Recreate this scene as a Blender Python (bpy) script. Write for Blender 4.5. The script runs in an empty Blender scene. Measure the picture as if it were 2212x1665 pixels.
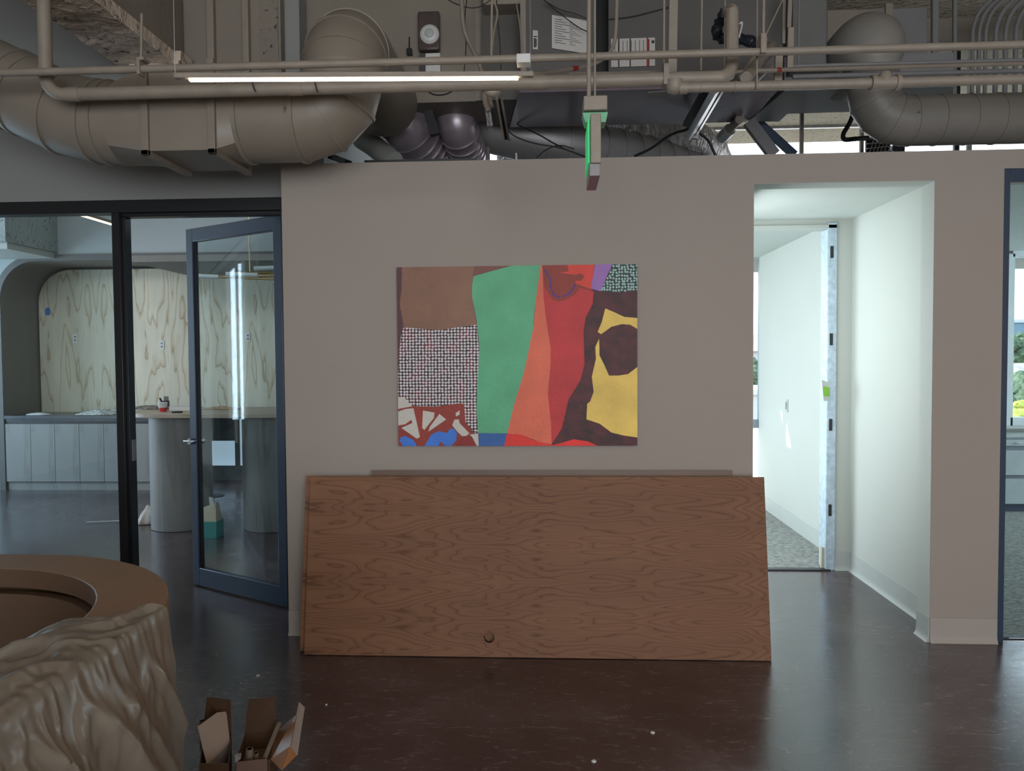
import bpy, bmesh, math, random
from mathutils import Vector, Matrix, noise
random.seed(7)
S = bpy.context.scene
COL = S.collection

# ------------------------------------------------------------------ camera
F_PX, YAW, PITCH, ROLL, EYE = 1650.0, 0.0524, 0.0356, -0.0071, 1.55
W, H = 2212, 1665
cy, sy, cp, sp = math.cos(YAW), math.sin(YAW), math.cos(PITCH), math.sin(PITCH)
FWD = Vector((-sy * cp, cy * cp, -sp))
R0 = Vector((cy, sy, 0)); U0 = R0.cross(FWD)
RT = math.cos(ROLL) * R0 + math.sin(ROLL) * U0
UP = -math.sin(ROLL) * R0 + math.cos(ROLL) * U0
CAM = Vector((0, 0, EYE))
cam_data = bpy.data.cameras.new('camera'); cam = bpy.data.objects.new('camera', cam_data); COL.objects.link(cam)
m = Matrix((RT, UP, -FWD)).transposed().to_4x4(); m.translation = CAM
cam.matrix_world = m
cam_data.sensor_width = 36; cam_data.lens = 36 * F_PX / W
cam_data.clip_start = 0.05; cam_data.clip_end = 900
S.camera = cam

def ray(x, y): return FWD + (x - W / 2) / F_PX * RT - (y - H / 2) / F_PX * UP
def at(x, y, Y): d = ray(x, y); return CAM + d * (Y / d.y)          # a pixel onto the plane Y
def atz(x, y, z=0.0): d = ray(x, y); return CAM + d * ((z - EYE) / d.z)
def atx(x, y, X): d = ray(x, y); return CAM + d * (X / d.x)

# ------------------------------------------------------------------ view, world, lights
S.view_settings.view_transform = 'Standard'; S.view_settings.look = 'None'
S.view_settings.gamma = 1.0; S.view_settings.use_curve_mapping = False
S.view_settings.exposure = 0.0
S.cycles.use_denoising = True
S.cycles.max_bounces = 8; S.cycles.diffuse_bounces = 4; S.cycles.glossy_bounces = 3
S.cycles.transmission_bounces = 4; S.cycles.transparent_max_bounces = 12
S.cycles.sample_clamp_indirect = 6.0
S.cycles.caustics_reflective = False; S.cycles.caustics_refractive = False

world = bpy.data.worlds.new('sky'); S.world = world; world.use_nodes = True
wn = world.node_tree.nodes; wl = world.node_tree.links
bg = wn['Background']; bg.inputs[1].default_value = 3.4
tc = wn.new('ShaderNodeTexCoord'); sx = wn.new('ShaderNodeSeparateXYZ'); cr = wn.new('ShaderNodeValToRGB')
wl.new(tc.outputs['Generated'], sx.inputs[0]); wl.new(sx.outputs[2], cr.inputs[0]); wl.new(cr.outputs[0], bg.inputs[0])
cr.color_ramp.elements[0].position = 0.0; cr.color_ramp.elements[0].color = (0.93, 0.97, 1.0, 1)
cr.color_ramp.elements[1].position = 0.7; cr.color_ramp.elements[1].color = (0.42, 0.66, 1.0, 1)

def lamp(name, kind, loc, energy, color, size=None, target=None, direction=None):
    d = bpy.data.lights.new(name, kind); d.energy = energy; d.color = color
    if kind == 'AREA':
        d.shape = 'RECTANGLE'; d.size, d.size_y = size
    o = bpy.data.objects.new(name, d); COL.objects.link(o); o.location = loc
    if target is not None: direction = Vector(target) - Vector(loc)
    o.rotation_euler = Vector(direction).to_track_quat('-Z', 'Y').to_euler()
    return o
sun = lamp('sun', 'SUN', (-20, 30, 30), 9.0, (1.0, 0.95, 0.84), direction=(0.816, -0.68, -1.0)); sun.data.angle = 0.009
# daylight of the glazing behind and beside the photographer, and of the kitchen's side windows; kitchen, office and recess fills are added
lamp('rear_window_daylight', 'AREA', (1.6, -4.7, 2.0), 250, (0.92, 0.95, 1.0), (6.0, 2.4), target=(0.6, 4, 1.3))
lamp('left_window_daylight', 'AREA', (-7.0, 4.25, 1.9), 40, (0.62, 0.80, 1.0), (0.13, 2.2), direction=(1, 0, 0))
lamp('kitchen_window_daylight', 'AREA', (-8.6, 7.2, 1.9), 115, (0.50, 0.75, 1.0), (2.4, 2.4), direction=(1, 0.12, -0.05))
lamp('kitchen_fill_light', 'AREA', (-5.0, 5.2, 3.7), 55, (0.86, 0.93, 1.0), (3.2, 0.8), target=(-4.4, 9.0, 1.2))  # added unseen fill, evens out the light on the arch
lamp('office_fill_light', 'AREA', (-1.2, 7.0, 1.5), 122, (0.80, 0.92, 1.0), (1.8, 2.2), target=(2, 6.6, 1.3))  # added fill for the office walls, no window stands here
lamp('recess_fill_light', 'AREA', (1.0, 5.0, 1.3), 30, (0.88, 0.97, 1.0), (0.9, 2.3), target=(2.2, 5.0, 1.1))  # unseen lamp added to brighten the recess
lamp('right_office_fill_light', 'AREA', (7.2, 6.2, 1.6), 150, (0.82, 0.93, 1.0), (2.6, 2.2), target=(3, 6.4, 1.4))  # added lamp out of view, lifts the right-hand office
lamp('clerestory_daylight', 'AREA', (2.6, 11.5, 2.9), 60, (1.0, 0.97, 0.93), (10.0, 1.0), target=(2.6, 4, 3.9))
# warm linear pendants over the reception, hung behind the photographer
for k, (lx, ly) in enumerate(((0.8, 0.1), (1.6, -1.4), (2.6, 1.6))):
    lamp('pendant_light', 'AREA', (lx, ly, 2.62), 10, (1.0, 0.66, 0.40), (1.3, 0.06), direction=(0, 0, -1))

# ------------------------------------------------------------------ materials
def new_mat(name):
    mt = bpy.data.materials.new(name); mt.use_nodes = True
    return mt, mt.node_tree.nodes, mt.node_tree.links, mt.node_tree.nodes['Principled BSDF']
def N(nt, kind, **kw):
    n = nt.new(kind)
    for k, v in kw.items():
        if k in n.inputs.keys(): n.inputs[k].default_value = v
        else: setattr(n, k, v)
    return n
def mat(name, c, rough=0.6, metal=0.0, var=0.08, scale=6.0, bump=0.0, bscale=60.0, spec=None, stretch=None, coat=0):
    mt, n, l, b = new_mat(name)
    b.inputs['Roughness'].default_value = rough; b.inputs['Metallic'].default_value = metal
    if spec is not None: b.inputs['Specular IOR Level'].default_value = spec
    if coat: b.inputs['Coat Weight'].default_value = coat
    co = N(n, 'ShaderNodeTexCoord'); src = co.outputs['Object']
    if stretch:
        mp = N(n, 'ShaderNodeMapping'); mp.inputs['Scale'].default_value = stretch; l.new(src, mp.inputs[0]); src = mp.outputs[0]
    nz = N(n, 'ShaderNodeTexNoise', Scale=scale, Detail=5.0); l.new(src, nz.inputs['Vector'])
    rp = N(n, 'ShaderNodeValToRGB')
    rp.color_ramp.elements[0].position = 0.3; rp.color_ramp.elements[1].position = 0.7
    rp.color_ramp.elements[0].color = tuple(x * (1 - var) for x in c) + (1,)
    rp.color_ramp.elements[1].color = tuple(min(1, x * (1 + var)) for x in c) + (1,)
    l.new(nz.outputs['Fac'], rp.inputs[0]); l.new(rp.outputs[0], b.inputs['Base Color'])
    if bump:
        n2 = N(n, 'ShaderNodeTexNoise', Scale=bscale, Detail=4.0); l.new(src, n2.inputs['Vector'])
        bp = N(n, 'ShaderNodeBump', Strength=bump, Distance=0.02); l.new(n2.outputs['Fac'], bp.inputs['Height']); l.new(bp.outputs[0], b.inputs['Normal'])
    return mt
def ramp(n, stops):
    r = N(n, 'ShaderNodeValToRGB'); e = r.color_ramp.elements
    while len(e) < len(stops): e.new(0.5)
    for i, (p, c) in enumerate(stops): e[i].position = p; e[i].color = tuple(c) + (1,)
    return r
def emit(name, c, s):
    mt, n, l, b = new_mat(name)
    b.inputs['Base Color'].default_value = tuple(c) + (1,); b.inputs['Emission Color'].default_value = tuple(c) + (1,)
    b.inputs['Emission Strength'].default_value = s
    return mt
def wood(name, cols, axis='Z', scale=3.0, dist=6.0, rough=0.5, squash=0.14, detail=3.0, fine=0.25):
    """cathedral grain: rings of a stretched, distorted field"""
    mt, n, l, b = new_mat(name); b.inputs['Roughness'].default_value = rough
    co = N(n, 'ShaderNodeTexCoord'); mp = N(n, 'ShaderNodeMapping')
    s = [1, 1, 1]; s['XYZ'.index(axis)] = squash; mp.inputs['Scale'].default_value = s
    l.new(co.outputs['Object'], mp.inputs[0])
    nz = N(n, 'ShaderNodeTexNoise', Scale=scale, Detail=detail, Roughness=0.45, Distortion=0.35); l.new(mp.outputs[0], nz.inputs['Vector'])
    mu = N(n, 'ShaderNodeMath', operation='MULTIPLY'); mu.inputs[1].default_value = dist; l.new(nz.outputs['Fac'], mu.inputs[0])
    fr = N(n, 'ShaderNodeMath', operation='FRACT'); l.new(mu.outputs[0], fr.inputs[0])
    r = ramp(n, cols); l.new(fr.outputs[0], r.inputs[0])
    mp2 = N(n, 'ShaderNodeMapping'); s2 = [90, 90, 90]; s2['XYZ'.index(axis)] = 4; mp2.inputs['Scale'].default_value = s2; l.new(co.outputs['Object'], mp2.inputs[0])
    n2 = N(n, 'ShaderNodeTexNoise', Scale=1.0, Detail=2.0); l.new(mp2.outputs[0], n2.inputs['Vector'])
    mx = N(n, 'ShaderNodeMix', data_type='RGBA', blend_type='MULTIPLY'); mx.inputs[0].default_value = fine
    l.new(r.outputs[0], mx.inputs[6]); l.new(n2.outputs['Fac'], mx.inputs[7]); l.new(mx.outputs[2], b.inputs['Base Color'])
    return mt
def glass(name, tint=(0.93, 0.97, 0.97), refl=1.0):
    mt, n, l, b = new_mat(name); n.remove(b); out = n['Material Output']
    t = N(n, 'ShaderNodeBsdfTransparent'); t.inputs[0].default_value = tuple(tint) + (1,)
    g = N(n, 'ShaderNodeBsdfGlossy', Roughness=0.0); g.inputs[0].default_value = (refl, refl, refl, 1)
    lw = N(n, 'ShaderNodeLayerWeight', Blend=0.5); pw_ = N(n, 'ShaderNodeMath', operation='POWER'); pw_.inputs[1].default_value = 5.0
    l.new(lw.outputs['Facing'], pw_.inputs[0]); f = N(n, 'ShaderNodeMath', operation='MULTIPLY_ADD'); f.inputs[1].default_value = 0.9; f.inputs[2].default_value = 0.035
    l.new(pw_.outputs[0], f.inputs[0]); mx = N(n, 'ShaderNodeMixShader'); l.new(f.outputs[0], mx.inputs[0]); l.new(t.outputs[0], mx.inputs[1]); l.new(g.outputs[0], mx.inputs[2]); l.new(mx.outputs[0], out.inputs[0])
    return mt

M_WALL = mat('wall_paint', (0.365, 0.320, 0.282), 0.75, var=0.02, scale=1.5, bump=0.03, bscale=220)
M_WALLC = mat('cool_lit_wall_paint', (0.27, 0.275, 0.262), 0.75, var=0.02, scale=1.5, bump=0.03, bscale=220)  # same paint as M_WALL, bluish light mixed into its colour
M_BASEB = mat('rubber_base', (0.40, 0.365, 0.33), 0.5, var=0.03)
M_WHITE = mat('white_daylit_paint', (0.47, 0.495, 0.46), 0.7, var=0.015, scale=1.5)  # wall paint's lighter copy: window light put into office and recess colour
M_WBASE = mat('white_rubber_base', (0.42, 0.45, 0.43), 0.5, var=0.02)
M_CEIL = mat('ceiling_tile_white', (0.52, 0.56, 0.53), 0.8, var=0.02)
M_KWALL = mat('kitchen_paint', (0.38, 0.42, 0.42), 0.7, var=0.03, scale=1.0)
M_DUCT = mat('beige_duct_paint', (0.235, 0.202, 0.163), 0.45, var=0.06, scale=4, bump=0.05, bscale=25)
M_PIPE = mat('beige_pipe_paint', (0.275, 0.235, 0.19), 0.5, var=0.08, scale=12, bump=0.08, bscale=90)
M_DUCTG = mat('grey_beige_duct_paint', (0.235, 0.222, 0.20), 0.45, var=0.06, scale=4, bump=0.05, bscale=25)
M_SEAM = mat('duct_sealant', (0.17, 0.15, 0.125), 0.6, var=0.1)
M_BLUE = mat('dark_blue_aluminium', (0.035, 0.058, 0.095), 0.35, var=0.05, spec=0.5)
M_BLACK = mat('black_aluminium', (0.012, 0.013, 0.015), 0.4, var=0.05)
M_BLK = mat('black_rubber', (0.008, 0.008, 0.01), 0.5, var=0.1)
M_METAL = mat('galvanised_steel', (0.42, 0.42, 0.44), 0.35, metal=0.85, var=0.12, scale=14)
M_CHROME = mat('chrome', (0.7, 0.7, 0.72), 0.12, metal=1.0, var=0.02)
M_BRASS = mat('brass', (0.55, 0.42, 0.2), 0.3, metal=0.9, var=0.05)
M_DARKMET = mat('dark_sheet_metal', (0.085, 0.082, 0.085), 0.38, metal=0.3, var=0.12, scale=3, spec=0.6)
M_AHU = mat('unit_grey_panel', (0.10, 0.095, 0.09), 0.5, var=0.05)
M_AHUB = mat('unit_glossy_underside', (0.27, 0.21, 0.25), 0.22, metal=0.5, var=0.2, scale=2)
M_GREYD = mat('grey_duct_paint', (0.19, 0.185, 0.19), 0.45, var=0.05)
M_PAPER = mat('white_paper', (0.55, 0.53, 0.50), 0.6, var=0.04)
M_INK = mat('printed_ink', (0.03, 0.03, 0.03), 0.6, var=0.05)
M_REDTAPE = mat('red_tape', (0.28, 0.02, 0.02), 0.5, var=0.1)
M_TAPE = mat('blue_tape', (0.05, 0.16, 0.45), 0.6, var=0.1)
M_PLAST = mat('white_plastic', (0.62, 0.62, 0.60), 0.4, var=0.03)
M_PANEGLOW = emit('pane_daylight_glow', (0.62, 0.80, 0.95), 0.42)  # emission stands in for daylight behind the low kitchen panes
M_STONE = mat('dark_countertop', (0.05, 0.055, 0.065), 0.25, var=0.15, scale=20)
M_CARD = mat('brown_cardboard', (0.085, 0.045, 0.020), 0.75, var=0.08)
M_CARDW = mat('white_faced_cardboard', (0.36, 0.29, 0.24), 0.55, var=0.05)
M_CARDPINK = mat('buff_cardboard', (0.20, 0.13, 0.10), 0.6, var=0.05)
M_TUBE = mat('kraft_tube', (0.20, 0.155, 0.115), 0.6, var=0.06)
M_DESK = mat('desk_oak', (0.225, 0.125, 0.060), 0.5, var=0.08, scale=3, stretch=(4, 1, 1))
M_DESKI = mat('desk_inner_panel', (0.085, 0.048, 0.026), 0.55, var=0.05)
M_TEAL = mat('teal_box', (0.03, 0.30, 0.27), 0.5, var=0.08)
M_CREAM = mat('cream_card', (0.6, 0.52, 0.36), 0.6, var=0.05)
M_RED = mat('red_paint', (0.5, 0.03, 0.02), 0.4, var=0.1)
M_CLEAR = glass('clear_plastic', (0.85, 0.88, 0.88))
M_GLASS = glass('partition_glass', (0.90, 0.95, 0.96), 1.0)
M_WGLASS = glass('window_glass', (0.95, 0.98, 0.98), 0.6)
M_PURPLE = mat('dark_purple', (0.06, 0.03, 0.07), 0.5)
M_CLOTH = mat('canvas_cloth', (0.50, 0.47, 0.42), 0.9, var=0.25, scale=25, bump=0.3)
M_CABLE = mat('cable_black', (0.015, 0.015, 0.017), 0.5)
M_GREEN = emit('exit_green', (0.06, 0.75, 0.25), 0.28)
M_LED = emit('warm_led', (1.0, 0.80, 0.62), 16.0)
M_LED2 = emit('kitchen_led', (1.0, 0.72, 0.45), 3.0)
M_RING = emit('ring_lamp_diffuser', (0.85, 0.95, 0.95), 0.9)

# polished stained concrete
def m_floor():
    mt, n, l, b = new_mat('polished_concrete')
    co = N(n, 'ShaderNodeTexCoord')
    a = N(n, 'ShaderNodeTexNoise', Scale=1.3, Detail=8.0, Roughness=0.65, Distortion=0.6); l.new(co.outputs['Object'], a.inputs['Vector'])
    r = ramp(n, [(0.30, (0.030, 0.019, 0.021)), (0.5, (0.055, 0.037, 0.039)), (0.72, (0.110, 0.084, 0.086))]); l.new(a.outputs['Fac'], r.inputs[0])
    mp = N(n, 'ShaderNodeMapping'); mp.inputs['Scale'].default_value = (5, 16, 1); mp.inputs['Rotation'].default_value = (0, 0, 0.2); l.new(co.outputs['Object'], mp.inputs[0])
    s = N(n, 'ShaderNodeTexNoise', Scale=1.6, Detail=6.0, Distortion=1.6, Roughness=0.7); l.new(mp.outputs[0], s.inputs['Vector'])
    r2 = ramp(n, [(0.54, (0, 0, 0)), (0.80, (0.13, 0.12, 0.125))]); l.new(s.outputs['Fac'], r2.inputs[0])
    v = N(n, 'ShaderNodeTexNoise', Scale=95.0, Detail=1.0); l.new(co.outputs['Object'], v.inputs['Vector'])
    r3 = ramp(n, [(0.74, (0, 0, 0)), (0.80, (0.10, 0.095, 0.09))]); l.new(v.outputs['Fac'], r3.inputs[0])
    ad = N(n, 'ShaderNodeMix', data_type='RGBA', blend_type='ADD'); ad.inputs[0].default_value = 1; l.new(r.outputs[0], ad.inputs[6]); l.new(r2.outputs[0], ad.inputs[7])
    ad2 = N(n, 'ShaderNodeMix', data_type='RGBA', blend_type='ADD'); ad2.inputs[0].default_value = 1; l.new(ad.outputs[2], ad2.inputs[6]); l.new(r3.outputs[0], ad2.inputs[7])
    l.new(ad2.outputs[2], b.inputs['Base Color'])
    rr = ramp(n, [(0.35, (0.14,) * 3), (0.7, (0.32,) * 3)]); l.new(a.outputs['Fac'], rr.inputs[0]); l.new(rr.outputs[0], b.inputs['Roughness'])
    b.inputs['IOR'].default_value = 1.95
    bp = N(n, 'ShaderNodeBump', Strength=0.06, Distance=0.01); l.new(s.outputs['Fac'], bp.inputs['Height']); l.new(bp.outputs[0], b.inputs['Normal'])
    return mt
M_FLOOR = m_floor()
def m_carpet():
    mt, n, l, b = new_mat('striated_carpet'); b.inputs['Roughness'].default_value = 0.95
    co = N(n, 'ShaderNodeTexCoord'); mp = N(n, 'ShaderNodeMapping'); mp.inputs['Scale'].default_value = (22, 110, 1); l.new(co.outputs['Object'], mp.inputs[0])
    a = N(n, 'ShaderNodeTexNoise', Scale=1.0, Detail=3.0, Distortion=0.8); l.new(mp.outputs[0], a.inputs['Vector'])
    r = ramp(n, [(0.36, (0.10, 0.11, 0.11)), (0.5, (0.26, 0.27, 0.25)), (0.62, (0.38, 0.39, 0.36))]); l.new(a.outputs['Fac'], r.inputs[0]); l.new(r.outputs[0], b.inputs['Base Color'])
    bp = N(n, 'ShaderNodeBump', Strength=0.5, Distance=0.01); l.new(a.outputs['Fac'], bp.inputs['Height']); l.new(bp.outputs[0], b.inputs['Normal'])
    return mt
M_CARPET = m_carpet()
def m_speckle(name, base, dark, sc=28.0, lo=0.60, bump=0.6):
    mt, n, l, b = new_mat(name); b.inputs['Roughness'].default_value = 0.9
    co = N(n, 'ShaderNodeTexCoord')
    v = N(n, 'ShaderNodeTexNoise', Scale=sc, Detail=3.0, Roughness=0.6); l.new(co.outputs['Object'], v.inputs['Vector'])
    r = ramp(n, [(lo - 0.02, base), (lo + 0.06, dark)]); l.new(v.outputs['Fac'], r.inputs[0])
    a = N(n, 'ShaderNodeTexNoise', Scale=1.2, Detail=4.0); l.new(co.outputs['Object'], a.inputs['Vector'])
    r2 = ramp(n, [(0.35, (0.75,) * 3), (0.7, (1.0,) * 3)]); l.new(a.outputs['Fac'], r2.inputs[0])
    mx = N(n, 'ShaderNodeMix', data_type='RGBA', blend_type='MULTIPLY'); mx.inputs[0].default_value = 1
    l.new(r.outputs[0], mx.inputs[6]); l.new(r2.outputs[0], mx.inputs[7]); l.new(mx.outputs[2], b.inputs['Base Color'])
    bp = N(n, 'ShaderNodeBump', Strength=bump, Distance=0.03, invert=True); l.new(v.outputs['Fac'], bp.inputs['Height']); l.new(bp.outputs[0], b.inputs['Normal'])
    return mt
M_SLAB = m_speckle('rough_slab_concrete', (0.62, 0.54, 0.43), (0.25, 0.21, 0.17), 30, 0.60)
M_FIREP = m_speckle('sprayed_fireproofing', (0.72, 0.60, 0.48), (0.20, 0.16, 0.12), 24, 0.60, 0.5)
M_CONC = m_speckle('painted_concrete', (0.29, 0.25, 0.205), (0.12, 0.10, 0.08), 9, 0.72, 0.2)
M_PITTED = m_speckle('pitted_concrete', (0.29, 0.25, 0.205), (0.05, 0.045, 0.04), 34, 0.62, 0.5)
M_FIREPK = m_speckle('pale_fireproofing', (0.45, 0.50, 0.48), (0.22, 0.24, 0.24), 22, 0.60, 0.8)
def veneer(name, cols, leaf, rings, sx, sz, rough, axis=0, nd=2.5):
    """leaves of veneer mirrored side by side; axis 0 = grain along X, 2 = grain along Z"""
    mt, n, l, b = new_mat(name); b.inputs['Roughness'].default_value = rough
    co = N(n, 'ShaderNodeTexCoord'); sp2 = N(n, 'ShaderNodeSeparateXYZ'); l.new(co.outputs['Object'], sp2.inputs[0]); cb = N(n, 'ShaderNodeCombineXYZ')
    ac = sp2.outputs[2 if axis == 0 else 0]; al = sp2.outputs[0 if axis == 0 else 2]
    pg = N(n, 'ShaderNodeMath', operation='PINGPONG'); pg.inputs[1].default_value = leaf; l.new(ac, pg.inputs[0])
    m1 = N(n, 'ShaderNodeMath', operation='MULTIPLY'); m1.inputs[1].default_value = sz; l.new(pg.outputs[0], m1.inputs[0])
    m2 = N(n, 'ShaderNodeMath', operation='MULTIPLY'); m2.inputs[1].default_value = sx; l.new(al, m2.inputs[0])
    l.new(m2.outputs[0], cb.inputs[0]); l.new(m1.outputs[0], cb.inputs[1])
    nz = N(n, 'ShaderNodeTexNoise', Scale=1.0, Detail=nd, Roughness=0.42, Distortion=0.25); l.new(cb.outputs[0], nz.inputs['Vector'])
    mu = N(n, 'ShaderNodeMath', operation='MULTIPLY'); mu.inputs[1].default_value = rings; l.new(nz.outputs['Fac'], mu.inputs[0])
    fr = N(n, 'ShaderNodeMath', operation='FRACT'); l.new(mu.outputs[0], fr.inputs[0]); r = ramp(n, cols); l.new(fr.outputs[0], r.inputs[0])
    nb = N(n, 'ShaderNodeTexNoise', Scale=0.6, Detail=2.0); l.new(cb.outputs[0], nb.inputs['Vector']); rb_ = ramp(n, [(0.35, (0.84, 0.82, 0.80)), (0.65, (1.06, 1.04, 1.02))]); l.new(nb.outputs['Fac'], rb_.inputs[0])
    mx = N(n, 'ShaderNodeMix', data_type='RGBA', blend_type='MULTIPLY'); mx.inputs[0].default_value = 1
    l.new(r.outputs[0], mx.inputs[6]); l.new(rb_.outputs[0], mx.inputs[7]); l.new(mx.outputs[2], b.inputs['Base Color'])
    return mt
M_BIRCH = veneer('birch_door_veneer', [(0.0, (0.222, 0.112, 0.062)), (0.6, (0.245, 0.125, 0.070)), (0.85, (0.208, 0.103, 0.057)), (0.95, (0.135, 0.064, 0.036)), (1.0, (0.222, 0.112, 0.062))], 0.19, 22.0, 1.15, 6.4, 0.6)
M_BIRCH.node_tree.nodes['Principled BSDF'].inputs['Specular IOR Level'].default_value = 0.25
M_BIRCHE = mat('birch_edge', (0.36, 0.23, 0.135), 0.5, var=0.1, scale=30)
M_BIRCHD = mat('dark_veneer_back', (0.14, 0.085, 0.055), 0.5, var=0.1)
M_PLY = veneer('pine_plywood', [(0.0, (0.58, 0.54, 0.42)), (0.62, (0.62, 0.59, 0.47)), (0.86, (0.52, 0.44, 0.31)), (0.95, (0.38, 0.30, 0.19)), (1.0, (0.58, 0.54, 0.42))], 1.22, 10.0, 0.62, 3.4, 0.7, axis=2, nd=3.5)
M_LAM = wood('grey_oak_laminate', [(0.0, (0.235, 0.235, 0.22)), (0.7, (0.255, 0.255, 0.24)), (0.95, (0.20, 0.195, 0.18)), (1.0, (0.235, 0.235, 0.22))], 'Z', 5.0, 5.0, 0.5, 0.10, 2.0, 0.05)
M_TOPLAM = wood('island_top_laminate', [(0.0, (0.42, 0.35, 0.27)), (0.7, (0.46, 0.39, 0.30)), (0.95, (0.36, 0.29, 0.22)), (1.0, (0.42, 0.35, 0.27))], 'X', 5.0, 6.0, 0.45, 0.12, 2.0, 0.15)
def m_sheet():
    mt, n, l, b = new_mat('plastic_dust_sheet'); out = n['Material Output']
    b.inputs['Base Color'].default_value = (0.245, 0.218, 0.175, 1); b.inputs['Roughness'].default_value = 0.26; b.inputs['Coat Weight'].default_value = 0.3; b.inputs['Coat Roughness'].default_value = 0.2; b.inputs['Specular IOR Level'].default_value = 0.8
    tl = N(n, 'ShaderNodeBsdfTranslucent'); tl.inputs[0].default_value = (0.30, 0.27, 0.22, 1)
    tr = N(n, 'ShaderNodeBsdfTransparent'); m1 = N(n, 'ShaderNodeMixShader'); m1.inputs[0].default_value = 0.25
    m2 = N(n, 'ShaderNodeMixShader'); m2.inputs[0].default_value = 0.22
    co = N(n, 'ShaderNodeTexCoord'); nz = N(n, 'ShaderNodeTexNoise', Scale=8.0, Detail=4.0, Distortion=0.5); l.new(co.outputs['Object'], nz.inputs['Vector'])
    bp = N(n, 'ShaderNodeBump', Strength=0.35, Distance=0.02); l.new(nz.outputs['Fac'], bp.inputs['Height']); l.new(bp.outputs[0], b.inputs['Normal'])
    l.new(b.outputs[0], m1.inputs[1]); l.new(tl.outputs[0], m1.inputs[2]); l.new(m1.outputs[0], m2.inputs[1]); l.new(tr.outputs[0], m2.inputs[2]); l.new(m2.outputs[0], out.inputs[0])
    return mt
M_SHEET = m_sheet()
def m_foil():
    mt, n, l, b = new_mat('crinkled_foil'); b.inputs['Metallic'].default_value = 0.55; b.inputs['Roughness'].default_value = 0.35
    b.inputs['Base Color'].default_value = (0.72, 0.68, 0.68, 1)
    co = N(n, 'ShaderNodeTexCoord'); mp = N(n, 'ShaderNodeMapping'); mp.inputs['Scale'].default_value = (3, 3, 1); l.new(co.outputs['Object'], mp.inputs[0])
    v = N(n, 'ShaderNodeTexNoise', Scale=8.0, Detail=4.0, Distortion=2.0); l.new(mp.outputs[0], v.inputs['Vector'])
    bp = N(n, 'ShaderNodeBump', Strength=1.0, Distance=0.06); l.new(v.outputs['Fac'], bp.inputs['Height']); l.new(bp.outputs[0], b.inputs['Normal'])
    return mt
M_FOIL = m_foil()

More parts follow.
